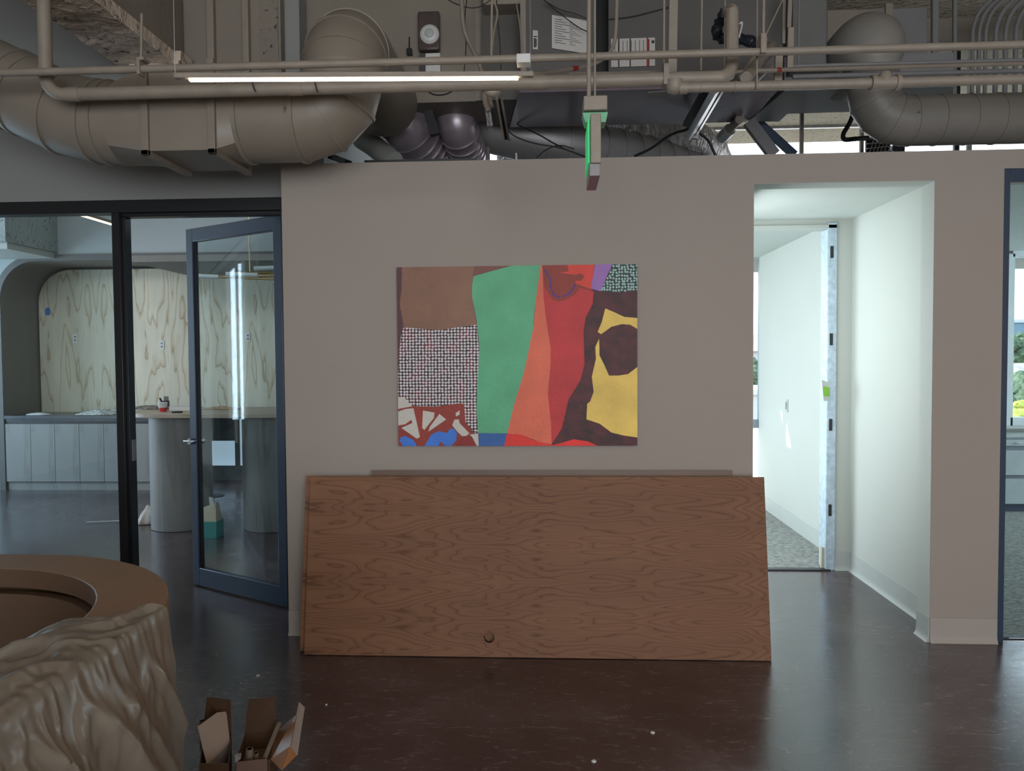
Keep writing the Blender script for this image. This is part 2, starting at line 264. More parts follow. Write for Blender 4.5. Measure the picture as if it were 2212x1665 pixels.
# ------------------------------------------------------------------ mesh helpers
def link(o): COL.objects.link(o); return o
def props(o, label=None, cat=None, group=None, kind=None):
    if label: o['label'] = label
    if cat: o['category'] = cat
    if group: o['group'] = group
    if kind: o['kind'] = kind
    return o
class MB:
    def __init__(s): s.v = []; s.f = []; s.m = []; s.sm = []
    def add(s, vs, fs, mi=0, sm=True):
        k = len(s.v); s.v += [Vector(p) for p in vs]
        for f in fs: s.f.append([i + k for i in f]); s.m.append(mi); s.sm.append(sm)
        return s
    def box(s, x0, x1, y0, y1, z0, z1, mi=0):
        x0, x1 = sorted((x0, x1)); y0, y1 = sorted((y0, y1)); z0, z1 = sorted((z0, z1))
        return s.add([(x0, y0, z0), (x1, y0, z0), (x1, y1, z0), (x0, y1, z0), (x0, y0, z1), (x1, y0, z1), (x1, y1, z1), (x0, y1, z1)],
                     [(0, 3, 2, 1), (4, 5, 6, 7), (0, 1, 5, 4), (1, 2, 6, 5), (2, 3, 7, 6), (3, 0, 4, 7)], mi, False)
    def hexa(s, b, t, mi=0):
        n = len(b)
        return s.add(list(b) + list(t), [list(range(n))[::-1], list(range(n, 2 * n))] + [(i, (i + 1) % n, n + (i + 1) % n, n + i) for i in range(n)], mi, False)
    def prism(s, poly, axis, a, b, mi=0):
        def P(u, v, w): return {'X': (w, u, v), 'Y': (u, w, v), 'Z': (u, v, w)}[axis]
        return s.hexa([P(u, v, a) for u, v in poly], [P(u, v, b) for u, v in poly], mi)
    def bar(s, p0, p1, w, h, up=(0, 0, 1), mi=0):
        p0, p1 = Vector(p0), Vector(p1); d = (p1 - p0).normalized(); up = Vector(up)
        if abs(d.dot(up)) > 0.98: up = Vector((0, 1, 0))
        a = d.cross(up).normalized() * w / 2; b = a.cross(d).normalized() * h / 2
        return s.hexa([p0 - a - b, p0 + a - b, p0 + a + b, p0 - a + b], [p1 - a - b, p1 + a - b, p1 + a + b, p1 - a + b], mi)
    def tube(s, pts, r, seg=12, caps=True, mi=0, sy=1.0):
        pts = [Vector(p) for p in pts]; n = len(pts); rs = r if isinstance(r, (list, tuple)) else [r] * n
        ref = None; vs = []; fs = []
        for i, p in enumerate(pts):
            d = ((pts[min(i + 1, n - 1)] - p).normalized() + (p - pts[max(i - 1, 0)]).normalized())
            d = d.normalized() if d.length > 1e-6 else Vector((0, 0, 1))
            if ref is None: ref = Vector((0, 0, 1)) if abs(d.z) < 0.9 else Vector((0, 1, 0))
            a = d.cross(ref).normalized(); b = a.cross(d).normalized(); ref = b
            dd = (pts[min(i + 1, n - 1)] - p) if i < n - 1 else (p - pts[i - 1])
            k = 1 / max(0.6, abs(dd.normalized().dot(d)))
            for j in range(seg):
                t = 2 * math.pi * j / seg; vs.append(p + (a * math.cos(t) + b * math.sin(t) * sy) * rs[i])
        for i in range(n - 1):
            for j in range(seg): fs.append((i * seg + j, i * seg + (j + 1) % seg, (i + 1) * seg + (j + 1) % seg, (i + 1) * seg + j))
        s.add(vs, fs, mi, True)
        if caps:
            k = len(s.v) - len(vs); s.f.append([k + j for j in range(seg)][::-1]); s.m.append(mi); s.sm.append(False)
            s.f.append([k + (n - 1) * seg + j for j in range(seg)]); s.m.append(mi); s.sm.append(False)
        return s
    def ring(s, c, d, r, w, h, seg=32, mi=0):
        """a raised band round a duct: centre c, axis d, radius r, width w, height h"""
        c, d = Vector(c), Vector(d).normalized(); e = 0.0005
        s.tube([c - d * (w / 2 + e), c - d * w / 2, c + d * w / 2, c + d * (w / 2 + e)], [r * 0.99, r + h, r + h, r * 0.99], seg, False, mi)
        return s
    def lathe(s, c, prof, seg=24, mi=0, axis='Z'):
        c = Vector(c); vs = []; fs = []; n = len(prof)
        for r, z in prof:
            for j in range(seg):
                t = 2 * math.pi * j / seg
                q = (r * math.cos(t), r * math.sin(t), z)
                if axis == 'Y': q = (q[0], q[2], q[1])
                if axis == 'X': q = (q[2], q[0], q[1])
                vs.append(c + Vector(q))
        for i in range(n - 1):
            for j in range(seg): fs.append((i * seg + j, i * seg + (j + 1) % seg, (i + 1) * seg + (j + 1) % seg, (i + 1) * seg + j))
        s.add(vs, fs, mi, True); k = len(s.v) - len(vs)
        s.f.append([k + j for j in range(seg)][::-1]); s.m.append(mi); s.sm.append(False)
        s.f.append([k + (n - 1) * seg + j for j in range(seg)]); s.m.append(mi); s.sm.append(False)
        return s
    def build(s, name, mats, parent=None, bevel=0, label=None, cat=None, group=None, kind=None, solid=0, sub=0):
        mats = mats if isinstance(mats, (list, tuple)) else [mats]
        xs = [p.x for p in s.v]; ys = [p.y for p in s.v]; zs = [p.z for p in s.v]
        org = Vector(((min(xs) + max(xs)) / 2, (min(ys) + max(ys)) / 2, min(zs)))
        me = bpy.data.meshes.new(name); me.from_pydata([p - org for p in s.v], [], s.f); me.update()
        for mt in mats: me.materials.append(mt)
        for p, mi, sm in zip(me.polygons, s.m, s.sm): p.material_index = mi; p.use_smooth = sm
        bm = bmesh.new(); bm.from_mesh(me); bmesh.ops.recalc_face_normals(bm, faces=bm.faces); bm.to_mesh(me); bm.free()
        me.set_sharp_from_angle(angle=math.radians(38))
        o = link(bpy.data.objects.new(name, me)); o.location = org
        if parent is not None:
            o.parent = parent; o.location = org - world_loc(parent)
        if solid: md = o.modifiers.new('s', 'SOLIDIFY'); md.thickness = solid; md.offset = 0
        if bevel: md = o.modifiers.new('b', 'BEVEL'); md.width = bevel; md.segments = 2; md.limit_method = 'ANGLE'
        if sub: md = o.modifiers.new('u', 'SUBSURF'); md.levels = sub; md.render_levels = sub
        return props(o, label, cat, group, kind)
def world_loc(o):
    v = Vector((0, 0, 0))
    while o is not None: v += o.location; o = o.parent
    return v
def thing(name, label, cat, loc=(0, 0, 0), group=None):
    o = link(bpy.data.objects.new(name, None)); o.location = loc; o.empty_display_size = 0.1
    return props(o, label, cat, group)
def struct(name, mb, mt, **kw): return mb.build(name, mt, kind='structure', **kw)
def arc(c, r, a0, a1, n, plane='XZ'):
    out = []
    for i in range(n + 1):
        t = math.radians(a0 + (a1 - a0) * i / n); u, v = r * math.cos(t), r * math.sin(t)
        out.append(Vector(c) + Vector({'XZ': (u, 0, v), 'XY': (u, v, 0), 'YZ': (0, u, v)}[plane]))
    return out
def smooth_path(pts, it=2):
    pts = [Vector(p) for p in pts]
    for _ in range(it):
        q = [pts[0]]
        for a, b in zip(pts, pts[1:]): q += [a * 0.75 + b * 0.25, a * 0.25 + b * 0.75]
        pts = q + [pts[-1]]
    return pts

# ================================================================== SETTING
SLAB = 3.92
WY, WT, WTOP = 4.19, 0.14, 2.63        # main wall: front plane, thickness, top
XL, XR = -1.49, 2.385                  # its left and right ends
OX0, OX1, OZ = 1.085, 2.03, 2.476      # the opening
PY = 4.545                             # glazed partition plane
RB = 5.60                              # back wall of the recess
RX = 2.146                             # right wall of recess and office

struct('floor', MB().box(-9, 7.5, -5.2, RB + 0.02, -0.12, 0).box(-9, -1.4, RB + 0.02, 10.6, -0.12, 0), M_FLOOR)
struct('floor_carpet', MB().box(-1.38, 2.25, RB + 0.02, 8.15, -0.12, 0.006).box(2.25, 7.5, 4.27, 8.15, -0.10, 0.006), M_CARPET)
struct('trim_1', MB().box(1.0, 2.0, RB - 0.03, RB + 0.03, 0, 0.009).box(2.42, 7.4, 4.255, 4.285, 0, 0.009), M_BLACK)
struct('ceiling', MB().box(-9, -1.4, -5.2, 10.6, SLAB, SLAB + 0.25).box(-1.4, 7.5, -5.2, 8.72, SLAB, SLAB + 0.25), M_SLAB)

w = MB()
w.box(XL, OX0, WY, WY + WT, 0, WTOP); w.box(OX1, XR, WY, WY + WT, 0, WTOP); w.box(OX0, OX1, WY, WY + WT, OZ, WTOP)
w.box(XR, 7.5, WY, WY + WT, 2.53, WTOP); w.box(XL, XL + 0.13, WY + WT, PY + 0.11, 0, WTOP)
struct('wall_front', w, M_WALL)
struct('trim_2', MB().box(at(785, 346, WY).x, at(1030, 346, WY).x, WY + 0.02, WY + 0.12, WTOP, WTOP + 0.018), M_BLACK)
struct('daylit_lining', MB().box(OX1 - 0.002, OX1, WY + 0.002, WY + WT, 0.02, OZ).box(OX0, OX1, WY + 0.002, WY + WT, OZ - 0.002, OZ).box(OX0, OX0 + 0.002, WY + 0.002, WY + WT, 0.02, OZ), M_WHITE)  # white skin on the opening's returns, daylight painted into the colour
# recess behind the opening
w = MB(); w.box(RX, RX + 0.12, WY + WT, 8.05, 0, 2.62); w.box(0.80, 0.92, WY + WT, RB, 0, 2.62)
w.box(1.995, RX, RB, RB + 0.12, 0, 2.56); w.box(0.97, 1.06, RB, RB + 0.12, 0, 2.56); w.box(1.06, 1.995, RB, RB + 0.12, 2.478, 2.60)
struct('wall_recess', w, M_WHITE)
struct('ceiling_recess', MB().box(0.85, RX + 0.1, WY + WT, RB + 0.12, 2.525, 2.60), M_CEIL)
struct('ceiling_office', MB().box(-1.4, RX, RB + 0.12, 8.05, 2.572, 2.64).box(RX + 0.12, 7.5, WY + WT, 8.05, 2.60, 2.66), M_CEIL)
struct('wall_office', MB().box(-1.5, -1.38, RB + 0.12, 8.05, 0, 2.62).box(-1.38, 0.97, RB, RB + 0.12, 0, 2.62), M_WHITE)
def cove(pts, h=0.135, t=0.006, toe=0.02):
    """rubber cove base along a floor polyline, room on the left-hand side"""
    mb = MB()
    for (a, b) in zip(pts, pts[1:]):
        a, b = Vector(a), Vector(b); d = (b - a).normalized(); nrm = Vector((-d.y, d.x, 0))
        pr = [(0, 0), (toe, 0), (toe * 0.7, 0.006), (t + 0.002, 0.022), (t, 0.04), (t, h), (0, h)]
        mb.hexa([a + nrm * u + Vector((0, 0, v)) for u, v in pr], [b + nrm * u + Vector((0, 0, v)) for u, v in pr])
    return mb
struct('baseboard_front', cove([(XR - 0.003, WY, 0), (OX1, WY, 0)]), M_BASEB)
struct('baseboard_front', cove([(OX0, WY, 0), (XL, WY, 0)]), M_BASEB)
struct('baseboard_recess', cove([(OX1, WY, 0), (OX1, WY + WT, 0), (RX, WY + WT, 0)]).box(0, 0, 0, 0, 0, 0) if False else cove([(OX1, WY, 0), (OX1, WY + WT, 0)]), M_WBASE)
struct('baseboard_right', cove([(RX, WY + WT, 0), (RX, RB, 0), (2.035, RB, 0)]), M_WBASE)
struct('baseboard_office', cove([(RX, RB + 0.12, 0), (RX, 8.05, 0)], toe=0.008), M_WBASE)

# metal door frame stub of the recess doorway
df = thing('door_frame', 'bare metal door frame jamb at the back of the recess doorway, dark hinge cut-outs down it', 'door frame', (2.0, RB, 0))
j0, j1 = 1.972, 2.034
MB().box(j0, j0 + 0.022, RB - 0.012, RB + 0.135, 0, 2.46).box(j0, j1, RB - 0.014, RB - 0.002, 0, 2.50).build('jamb', mat('bare_frame_steel', (0.42, 0.52, 0.60), 0.45, var=0.18, scale=25), df, bevel=0.003)
MB().box(1.03, j1, RB - 0.014, RB + 0.135, 2.462, 2.484).build('head', M_WHITE, df)
for (yy) in (545, 733, 917, 1101):
    z = at(1790, yy, RB).z; x = at(1790, yy, RB).x
    MB().box(j0 + 0.014, j0 + 0.036, RB - 0.017, RB - 0.013, z - 0.042, z + 0.042).build('hinge_cutout', M_BLACK, df)
p = at(1781, 1205, RB)
props(MB().box(p.x - 0.014, p.x + 0.012, RB + 0.02, RB + 0.05, 0.006, 0.16).build('rubble_block', mat('raw_wood_block', (0.45, 0.40, 0.30), 0.8), bevel=0.002), 'small raw wood block standing at the foot of the bare door jamb', 'block')
# tag hanging on the jamb
tg = thing('hang_tag', 'white and green product tag hanging on the bare metal door jamb', 'tag', at(1785, 860, RB - 0.03))
a_, b_, c_, d_ = at(1775, 820, RB - 0.04), at(1793, 827, RB - 0.015), at(1793, 866, RB - 0.015), at(1779, 866, RB - 0.04)
off = Vector((0, 0.004, 0))
MB().hexa([a_, b_, c_, d_], [a_ + off, b_ + off, c_ + off, d_ + off]).build('card', mat('tag_card', (0.55, 0.58, 0.55), 0.5), tg)
a_, b_, c_, d_ = at(1778.5, 834, RB - 0.041), at(1792, 837, RB - 0.02), at(1792, 856, RB - 0.02), at(1780.5, 856, RB - 0.041)
MB().hexa([a_, b_, c_, d_], [a_ + off * .3, b_ + off * .3, c_ + off * .3, d_ + off * .3]).build('green_band', mat('tag_green', (0.25, 0.55, 0.05), 0.5), tg)
# switch and outlets on the office wall
def wallplate(x, y, h, label, depth=RX):
    q = atx(x, y, depth); t = thing('wall_plate', label, 'wall plate', q)
    MB().box(depth - 0.007, depth, q.y - 0.035, q.y + 0.035, q.z - h / 2, q.z + h / 2).build('plate', M_WBASE, t, bevel=0.002)
    MB().box(depth - 0.011, depth - 0.007, q.y - 0.012, q.y + 0.012, q.z - h / 3.5, q.z + h / 3.5).build('rocker', M_GREYD, t)
wallplate(1700, 876, 0.115, 'white light switch plate high on the office wall above the sunlit patch')
wallplate(1775, 1082, 0.115, 'white outlet plate low on the office wall beside the bare door jamb')

# facade
FY = 8.05
f = MB(); f.box(-1.5, 7.5, FY, FY + 0.12, 2.57, 2.72); f.box(2.17, 3.9, FY, FY + 0.12, 0, 2.72); f.box(3.9, 7.5, FY, FY + 0.12, 0, 0.80)
f.box(-1.5, 1.0, FY, FY + 0.12, 0, 0.8) if False else None
struct('wall_back', f, M_WHITE)
# unseen shelf added to block sun from the office, slotted for one streak
struct('sun_blocker', MB().box(0.84, 7.5, 8.17, 10.0, 2.63, 2.70).box(-4.6, 0.54, 8.17, 10.0, 2.63, 2.70).box(0.54, 0.84, 8.17, 8.26, 2.63, 2.70).box(0.54, 0.84, 8.44, 10.0, 2.63, 2.70), mat('sun_blocker_grey', (0.2, 0.19, 0.17), 0.8))
wf = MB()
wf.box(-1.4, 2.17, FY + 0.02, FY + 0.09, 0.805, 0.895); wf.box(-1.4, 2.17, FY + 0.02, FY + 0.09, 0, 0.03); wf.box(2.155, 2.18, FY + 0.02, FY + 0.09, 0, 2.57)
wf.box(0.3, 0.36, FY + 0.02, FY + 0.09, 0, 2.57); wf.box(1.0, 1.06, FY + 0.02, FY + 0.09, 0, 2.57)
win1 = struct('window_1', wf, mat('window_frame_grey', (0.26, 0.31, 0.37), 0.4))
MB().box(-1.4, 2.155, FY + 0.05, FY + 0.056, 0.895, 2.57).build('pane', M_WGLASS, win1)
MB().box(-1.4, 2.155, FY + 0.05, FY + 0.056, 0.03, 0.805).build('frosted_pane', emit('frosted_glass_glow', (0.95, 0.98, 1.0), 1.1), win1)  # lower pane emits in place of daylight coming through it
wf = MB(); x0 = at(2181, 800, FY).x
wf.box(3.9, x0 + 0.02, FY - 0.03, FY + 0.09, 0.80, 2.57); wf.box(x0, 7.5, FY - 0.03, FY + 0.09, 0.80, 0.91); wf.box(x0, 7.5, FY - 0.03, FY + 0.09, 2.54, 2.60)
win2 = struct('window_2', wf, mat('window_frame_white', (0.55, 0.60, 0.62), 0.4))
MB().box(x0, 7.5, FY + 0.02, FY + 0.026, 0.91, 2.54).build('pane', M_WGLASS, win2)
struct('trim_4', MB().box(3.9, 7.5, FY - 0.30, FY - 0.03, 0.735, 0.765).box(3.9, 7.5, FY - 0.08, FY - 0.03, 0.80, 0.83), M_WBASE)
# clerestory glass above the office ceilings
wf = MB(); wf.box(-9, 7.5, FY + 0.02, FY + 0.1, 2.72, 2.80)
for xx in (-1.4, 0.3, 2.0, 3.7, 5.4): wf.box(xx, xx + 0.06, FY + 0.02, FY + 0.1, 2.80, SLAB)
struct('window_3', MB().box(-1.5, 7.5, FY + 0.02, FY + 0.1, 2.72, 2.78).box(-1.5, 7.5, FY + 0.04, FY + 0.08, SLAB - 0.025, SLAB), M_METAL)

# shell behind the camera, left and right
w = MB(); w.box(-7.6, -3.2, -5.1, -4.95, 0, SLAB); w.box(5.2, 7.5, -5.1, -4.95, 0, SLAB); w.box(-3.2, 5.2, -5.1, -4.95, 0, 0.6); w.box(-3.2, 5.2, -5.1, -4.95, 3.2, SLAB)
struct('wall_rear', w, M_WALL)
struct('wall_right', MB().box(7.4, 7.55, -5.1, 8.1, 0, SLAB).box(3.6, 3.72, -5.0, 4.19, 0, SLAB), M_WALL)
struct('wall_left', MB().box(-7.2, -7.05, -5.1, 4.12, 0, SLAB).box(-7.2, -7.05, 4.12, 4.38, 0, 0.8).box(-7.2, -7.05, 4.12, 4.38, 3.02, SLAB).box(-7.2, -7.05, 4.38, PY, 0, SLAB).box(-6.98, -6.94, 4.225, 4.26, 0.8, 3.0), M_WALL)
# wall above the glazed partition
struct('wall_above_partition', MB().box(-9, XL, PY, PY + 0.12, 2.527, SLAB), M_WALLC)
struct('wall_kitchen_right', MB().box(XL - 0.02, XL + 0.10, PY + 0.12, 9.6, 0, 3.1), M_KWALL)

# ------------------------------------------------------------------ glazed partition and its door
def frame_box(mb, x0, x1, z0, z1, y0=PY, y1=PY + 0.10): return mb.box(x0, x1, y0, y1, z0, z1)
MX0, MX1 = -2.672, -2.605
gp = MB()
frame_box(gp, -9, XL - 0.003, 2.452, 2.527); frame_box(gp, MX0, MX1 - 0.018, 0, 2.452); frame_box(gp, -9, MX0, 0, 0.055)
frame_box(gp, -1.625, XL - 0.003, 0, 2.452); frame_box(gp, -5.5, -5.44, 0.05, 2.452)
glz = struct('window_4', gp, M_BLACK, bevel=0.003)
MB().box(-9, MX0, PY + 0.045, PY + 0.055, 0.05, 2.455).build('glass_pane', M_GLASS, glz)
MB().box(MX1 - 0.018, MX1, PY + 0.03, PY + 0.10, 0, 2.44).box(MX1 - 0.018, -1.62, PY + 0.03, PY + 0.10, 2.43, 2.452).build('door_stop', M_BLACK, glz, bevel=0.002)
MB().box(MX1 - 0.002, MX1 + 0.004, PY + 0.05, PY + 0.085, 0.93, 1.06).build('strike_plate', M_METAL, glz)
# door leaf, hinged at the right jamb and swung away into the kitchen
HX, HY = -1.64, PY + 0.095
FX, FYY = -2.47, 5.12
dv = Vector((FX - HX, FYY - HY, 0)); DW = dv.length; dd = dv.normalized(); dn = Vector((-dd.y, dd.x, 0))
def leafbox(mb, u0, u1, z0, z1, t0, t1, mi=0):
    o = Vector((HX, HY, 0)); q = lambda u, t, z: o + dd * u + dn * t + Vector((0, 0, z))
    return mb.hexa([q(u0, t0, z0), q(u1, t0, z0), q(u1, t1, z0), q(u0, t1, z0)], [q(u0, t0, z1), q(u1, t0, z1), q(u1, t1, z1), q(u0, t1, z1)], mi)
door = MB()
leafbox(door, 0, 0.075, 0.01, 2.44, -0.022, 0.022); leafbox(door, DW - 0.07, DW, 0.01, 2.44, -0.022, 0.022)
leafbox(door, 0.075, DW - 0.07, 2.35, 2.44, -0.022, 0.022); leafbox(door, 0.075, DW - 0.07, 0.01, 0.13, -0.022, 0.022)
dr = struct('door_1', door, M_BLUE, bevel=0.003)
g = MB(); leafbox(g, 0.075, DW - 0.07, 0.13, 2.35, -0.003, 0.003); g.build('glass_pane', M_GLASS, dr)
g = MB()
leafbox(g, 0.068, 0.085, 0.13, 2.35, -0.012, 0.012); leafbox(g, DW - 0.084, DW - 0.066, 0.12, 2.36, -0.012, 0.012)
g.build('glazing_gasket', M_BLK, dr)
ko = Vector((HX, HY, 1.0)) + dd * (DW - 0.035)
g = MB(); g.tube([ko + dn * 0.02, ko + dn * 0.055], 0.022, 16); g.tube([ko - dn * 0.02, ko - dn * 0.055], 0.022, 16)
g.tube([ko + dn * 0.05, ko + dn * 0.06 + dd * 0.05], 0.007, 10); g.tube([ko - dn * 0.05, ko - dn * 0.06 + dd * 0.05], 0.007, 10)
g.build('lever_handle', M_CHROME, dr)
for z in (0.3, 1.2, 2.2):
    g = MB(); g.tube([(HX + 0.006, HY - 0.012, z - 0.05), (HX + 0.006, HY - 0.012, z + 0.05)], 0.009, 10); g.build('hinge', M_BLACK, dr)

# right-hand storefront
sf = MB(); sf.box(2.387, 2.42, WY + 0.005, WY + 0.09, 0, 2.53); sf.box(2.42, 7.4, WY + 0.005, WY + 0.09, 2.464, 2.53); sf.box(3.45, 3.52, WY + 0.005, WY + 0.09, 0, 2.464)
sfo = struct('window_5', sf, M_BLUE, bevel=0.002)
MB().box(2.42, 3.45, WY + 0.045, WY + 0.053, 0.01, 2.464).build('glass_pane', M_GLASS, sfo)
MB().box(2.42, 2.428, WY + 0.03, WY + 0.036, 0.01, 2.464).box(2.42, 3.45, WY + 0.03, WY + 0.036, 2.457, 2.464).build('edge_trim', M_METAL, sfo)

# ================================================================== RIGHT OFFICE
ring = thing('ring_pendant_lamp', 'white ring lamp under the ceiling of the right-hand office', 'lamp', (4.05, 6.45, 2.38))
rg = at(2212, 445, 6.4); RC = Vector((rg.x + 0.12, 6.4, rg.z)); RR = 0.42
g = MB(); vs = []; fs = []; nseg = 48
prof = [(RR - 0.05, 0.0), (RR, 0.0), (RR, 0.05), (RR - 0.05, 0.05)]
for j in range(nseg):
    t = 2 * math.pi * j / nseg
    for r_, z_ in prof: vs.append(RC + Vector((r_ * math.cos(t), r_ * math.sin(t), z_)))
for j in range(nseg):
    k = (j + 1) % nseg
    for q in range(4): fs.append((j * 4 + q, j * 4 + (q + 1) % 4, k * 4 + (q + 1) % 4, k * 4 + q))
ring.location = RC
MB().add(vs, fs).build('ring_body', M_GREYD, ring)
vs2 = [v + Vector((0, 0, -0.004)) for v in vs]
MB().add(vs2, [f_ for i, f_ in enumerate(fs) if i % 4 == 0]).build('diffuser', M_RING, ring)
g = MB()
for k in range(3):
    t = 2 * math.pi * k / 3; g.tube([RC + Vector(((RR - .02) * math.cos(t), (RR - .02) * math.sin(t), 0.05)), RC + Vector((0, 0, 2.60 - RC.z))], 0.002, 5)
g.build('hanging_wire', M_METAL, ring)
# low cabinet run under the window
fx = at(2212, 1000, 7.68).x
for k, xx in enumerate((3.9, 4.72, 5.54)):
    c = thing('file_cabinet', ['grey low drawer cabinet under the right-hand office window, in view at the right edge', 'grey drawer cabinet, the middle one under the right-hand office window', 'grey drawer cabinet furthest right under the right-hand office window'][k], 'cabinet', (xx + .4, 7.86, 0), 'low cabinets under the office window')
    MB().box(xx, xx + 0.81, 7.71, 8.02, 0.08, 0.735).build('body', mat('cabinet_grey_dark', (0.16, 0.19, 0.22), 0.5), c)
    MB().box(xx + 0.01, xx + 0.80, 7.73, 8.0, 0.006, 0.08).build('plinth', M_BLUE, c)
    zs = [(0.66, 0.718), (0.372, 0.615), (0.09, 0.335)]
    for i, (a, b) in enumerate(zs):
        d = MB().box(xx + 0.004, xx + 0.806, 7.685, 7.71, a, b).build('drawer', mat('cabinet_grey', (0.36, 0.41, 0.42), 0.5), c, bevel=0.002)
        if i == 0:
            q = at(2200, 951, 7.68); hx = q.x if k == 0 else xx + 0.66
            MB().tube([(hx - 0.03, 7.672, 0.69), (hx + 0.03, 7.672, 0.69)], 0.006, 8).build('handle', M_CHROME, d)

# ================================================================== PAINTING
def painting():
    cols = {'maroon': (0.10, 0.035, 0.05), 'brown': (0.27, 0.135, 0.085), 'mauve': (0.21, 0.075, 0.06), 'green': (0.115, 0.47, 0.25),
            'coral': (0.80, 0.16, 0.085), 'red': (0.58, 0.03, 0.035), 'brick': (0.30, 0.035, 0.02), 'orange': (0.78, 0.055, 0.03),
            'purple': (0.36, 0.17, 0.52), 'dotgreen': (0.03, 0.05, 0.05), 'dark': (0.065, 0.008, 0.010), 'yellow': (0.90, 0.62, 0.13),
            'white': (0.62, 0.60, 0.54), 'blue': (0.045, 0.20, 0.72), 'blue2': (0.03, 0.13, 0.42), 'bright': (0.82, 0.03, 0.02), 'brickd': (0.28, 0.02, 0.012), 'line': (0.10, 0.03, 0.22)}
    ms = {k: mat('oil_' + k, v, 0.55, var=0.14 if k not in ('dark', 'white') else (0.6 if k == 'dark' else 0.04), scale=5 if k != 'dark' else 14, bump=0.12, bscale=60) for k, v in cols.items()}
    def dots(name, bgc, fgc, bg2, px, py, rad, jit):
        mt, n, l, b = new_mat(name); b.inputs['Roughness'].default_value = 0.55
        co = N(n, 'ShaderNodeTexCoord'); sp2 = N(n, 'ShaderNodeSeparateXYZ'); l.new(co.outputs['Object'], sp2.inputs[0]); cb = N(n, 'ShaderNodeCombineXYZ')
        for k_, (so, pp_) in enumerate(((0, px), (2, py))):
            mu = N(n, 'ShaderNodeMath', operation='DIVIDE'); mu.inputs[1].default_value = pp_; l.new(sp2.outputs[so], mu.inputs[0]); l.new(mu.outputs[0], cb.inputs[k_])
        v = N(n, 'ShaderNodeTexVoronoi', Scale=1.0, Randomness=jit, voronoi_dimensions='2D'); l.new(cb.outputs[0], v.inputs['Vector'])
        lt = N(n, 'ShaderNodeMath', operation='LESS_THAN'); lt.inputs[1].default_value = rad; l.new(v.outputs['Distance'], lt.inputs[0])
        nz = N(n, 'ShaderNodeTexNoise', Scale=14.0, Detail=3.0); l.new(co.outputs['Object'], nz.inputs['Vector'])
        r = ramp(n, [(0.5, bgc), (0.66, bg2)]); l.new(nz.outputs['Fac'], r.inputs[0])
        mx = N(n, 'ShaderNodeMix', data_type='RGBA'); l.new(lt.outputs[0], mx.inputs[0]); l.new(r.outputs[0], mx.inputs[6]); mx.inputs[7].default_value = tuple(fgc) + (1,)
        l.new(mx.outputs[2], b.inputs['Base Color']); return mt
    ms['dotA'] = dots('oil_white_dots', (0.045, 0.012, 0.018), (0.72, 0.70, 0.72), (0.16, 0.01, 0.03), 0.01775, 0.0165, 0.385, 0.16)
    ms['dotB'] = dots('oil_mint_dots', (0.02, 0.03, 0.035), (0.35, 0.58, 0.52), (0.03, 0.05, 0.05), 0.0158, 0.0158, 0.37, 0.45)
    names = list(ms); X0, X1, Z1, Z0 = -0.846, 0.4605, 2.052, 1.072; YF = WY - 0.028
    def P(u, v): return (X0 + (u - 75) / 2043 * (X1 - X0), Z1 - (v - 55) / 1532 * (Z1 - Z0))
    mb = MB(); mb.box(X0, X1, YF, WY - 0.001, Z0, Z1, names.index('maroon'))
    lay = [0]
    def poly(c, pts):
        lay[0] += 1; y = YF - 0.00035 * lay[0]
        q = [P(u, v) for u, v in pts]; bm = bmesh.new()
        vs = [bm.verts.new((a, y, b)) for a, b in q]; fc = bm.faces.new(vs); fc.normal_update(); bmesh.ops.triangulate(bm, faces=[fc], ngon_method='EAR_CLIP')
        bm.verts.index_update(); mb.add([v.co.copy() for v in bm.verts], [[v.index for v in f_.verts] for f_ in bm.faces], names.index(c), False); bm.free()
    L, R, T, B = 75, 2118, 55, 1587
    poly('dotA', [(130, 565), (300, 580), (450, 592), (600, 572), (760, 550), (768, 680), (778, 760), (770, 900), (760, 1150), (748, 1300), (768, 1478), (715, 1478), (650, 1400), (640, 1230), (400, 1250), (190, 1245), (L, 1160), (L, 980), (88, 800), (105, 640)])
    poly('brown', [(120, T), (742, T), (732, 140), (722, 230), (722, 320), (745, 460), (760, 550), (600, 572), (450, 594), (300, 584), (130, 568), (120, 500), (98, 370), (115, 240)])
    poly('mauve', [(744, T), (1080, T), (900, 90), (735, 140)])
    poly('green', [(1065, T), (1308, T), (1278, 250), (1252, 440), (1240, 600), (1195, 800), (1160, 960), (1075, 1230), (1012, 1482), (765, 1478), (750, 1300), (756, 1120), (772, 900), (778, 720), (760, 520), (722, 320), (722, 220), (735, 140), (900, 95)])
    poly('coral', [(1308, T), (1322, T), (1330, 330), (1352, 520), (1388, 760), (1386, 900), (1362, 1150), (1388, 1400), (1392, 1578), (1290, 1555), (1150, 1500), (1012, 1482), (1075, 1230), (1160, 960), (1195, 800), (1245, 560), (1262, 360)])
    poly('red', [(1322, T), (1760, T), (1728, 250), (1755, 285), (1745, 390), (1685, 500), (1668, 620), (1675, 900), (1640, 1030), (1540, 1190), (1480, 1440), (1392, 1578), (1388, 1400), (1362, 1150), (1386, 900), (1388, 760), (1352, 520), (1330, 330)])
    poly('brick', [(1320, T), (1530, T), (1545, 110), (1600, 140), (1650, 130), (1675, 160), (1640, 190), (1600, 185), (1610, 215), (1720, 260), (1755, 285), (1640, 250), (1600, 300), (1520, 350), (1450, 365), (1400, 340), (1340, 240)])
    poly('orange', [(1535, T), (1762, T), (1730, 258), (1600, 210), (1600, 190), (1650, 190), (1680, 150), (1640, 125), (1600, 138), (1470, 120), (1545, 108)])
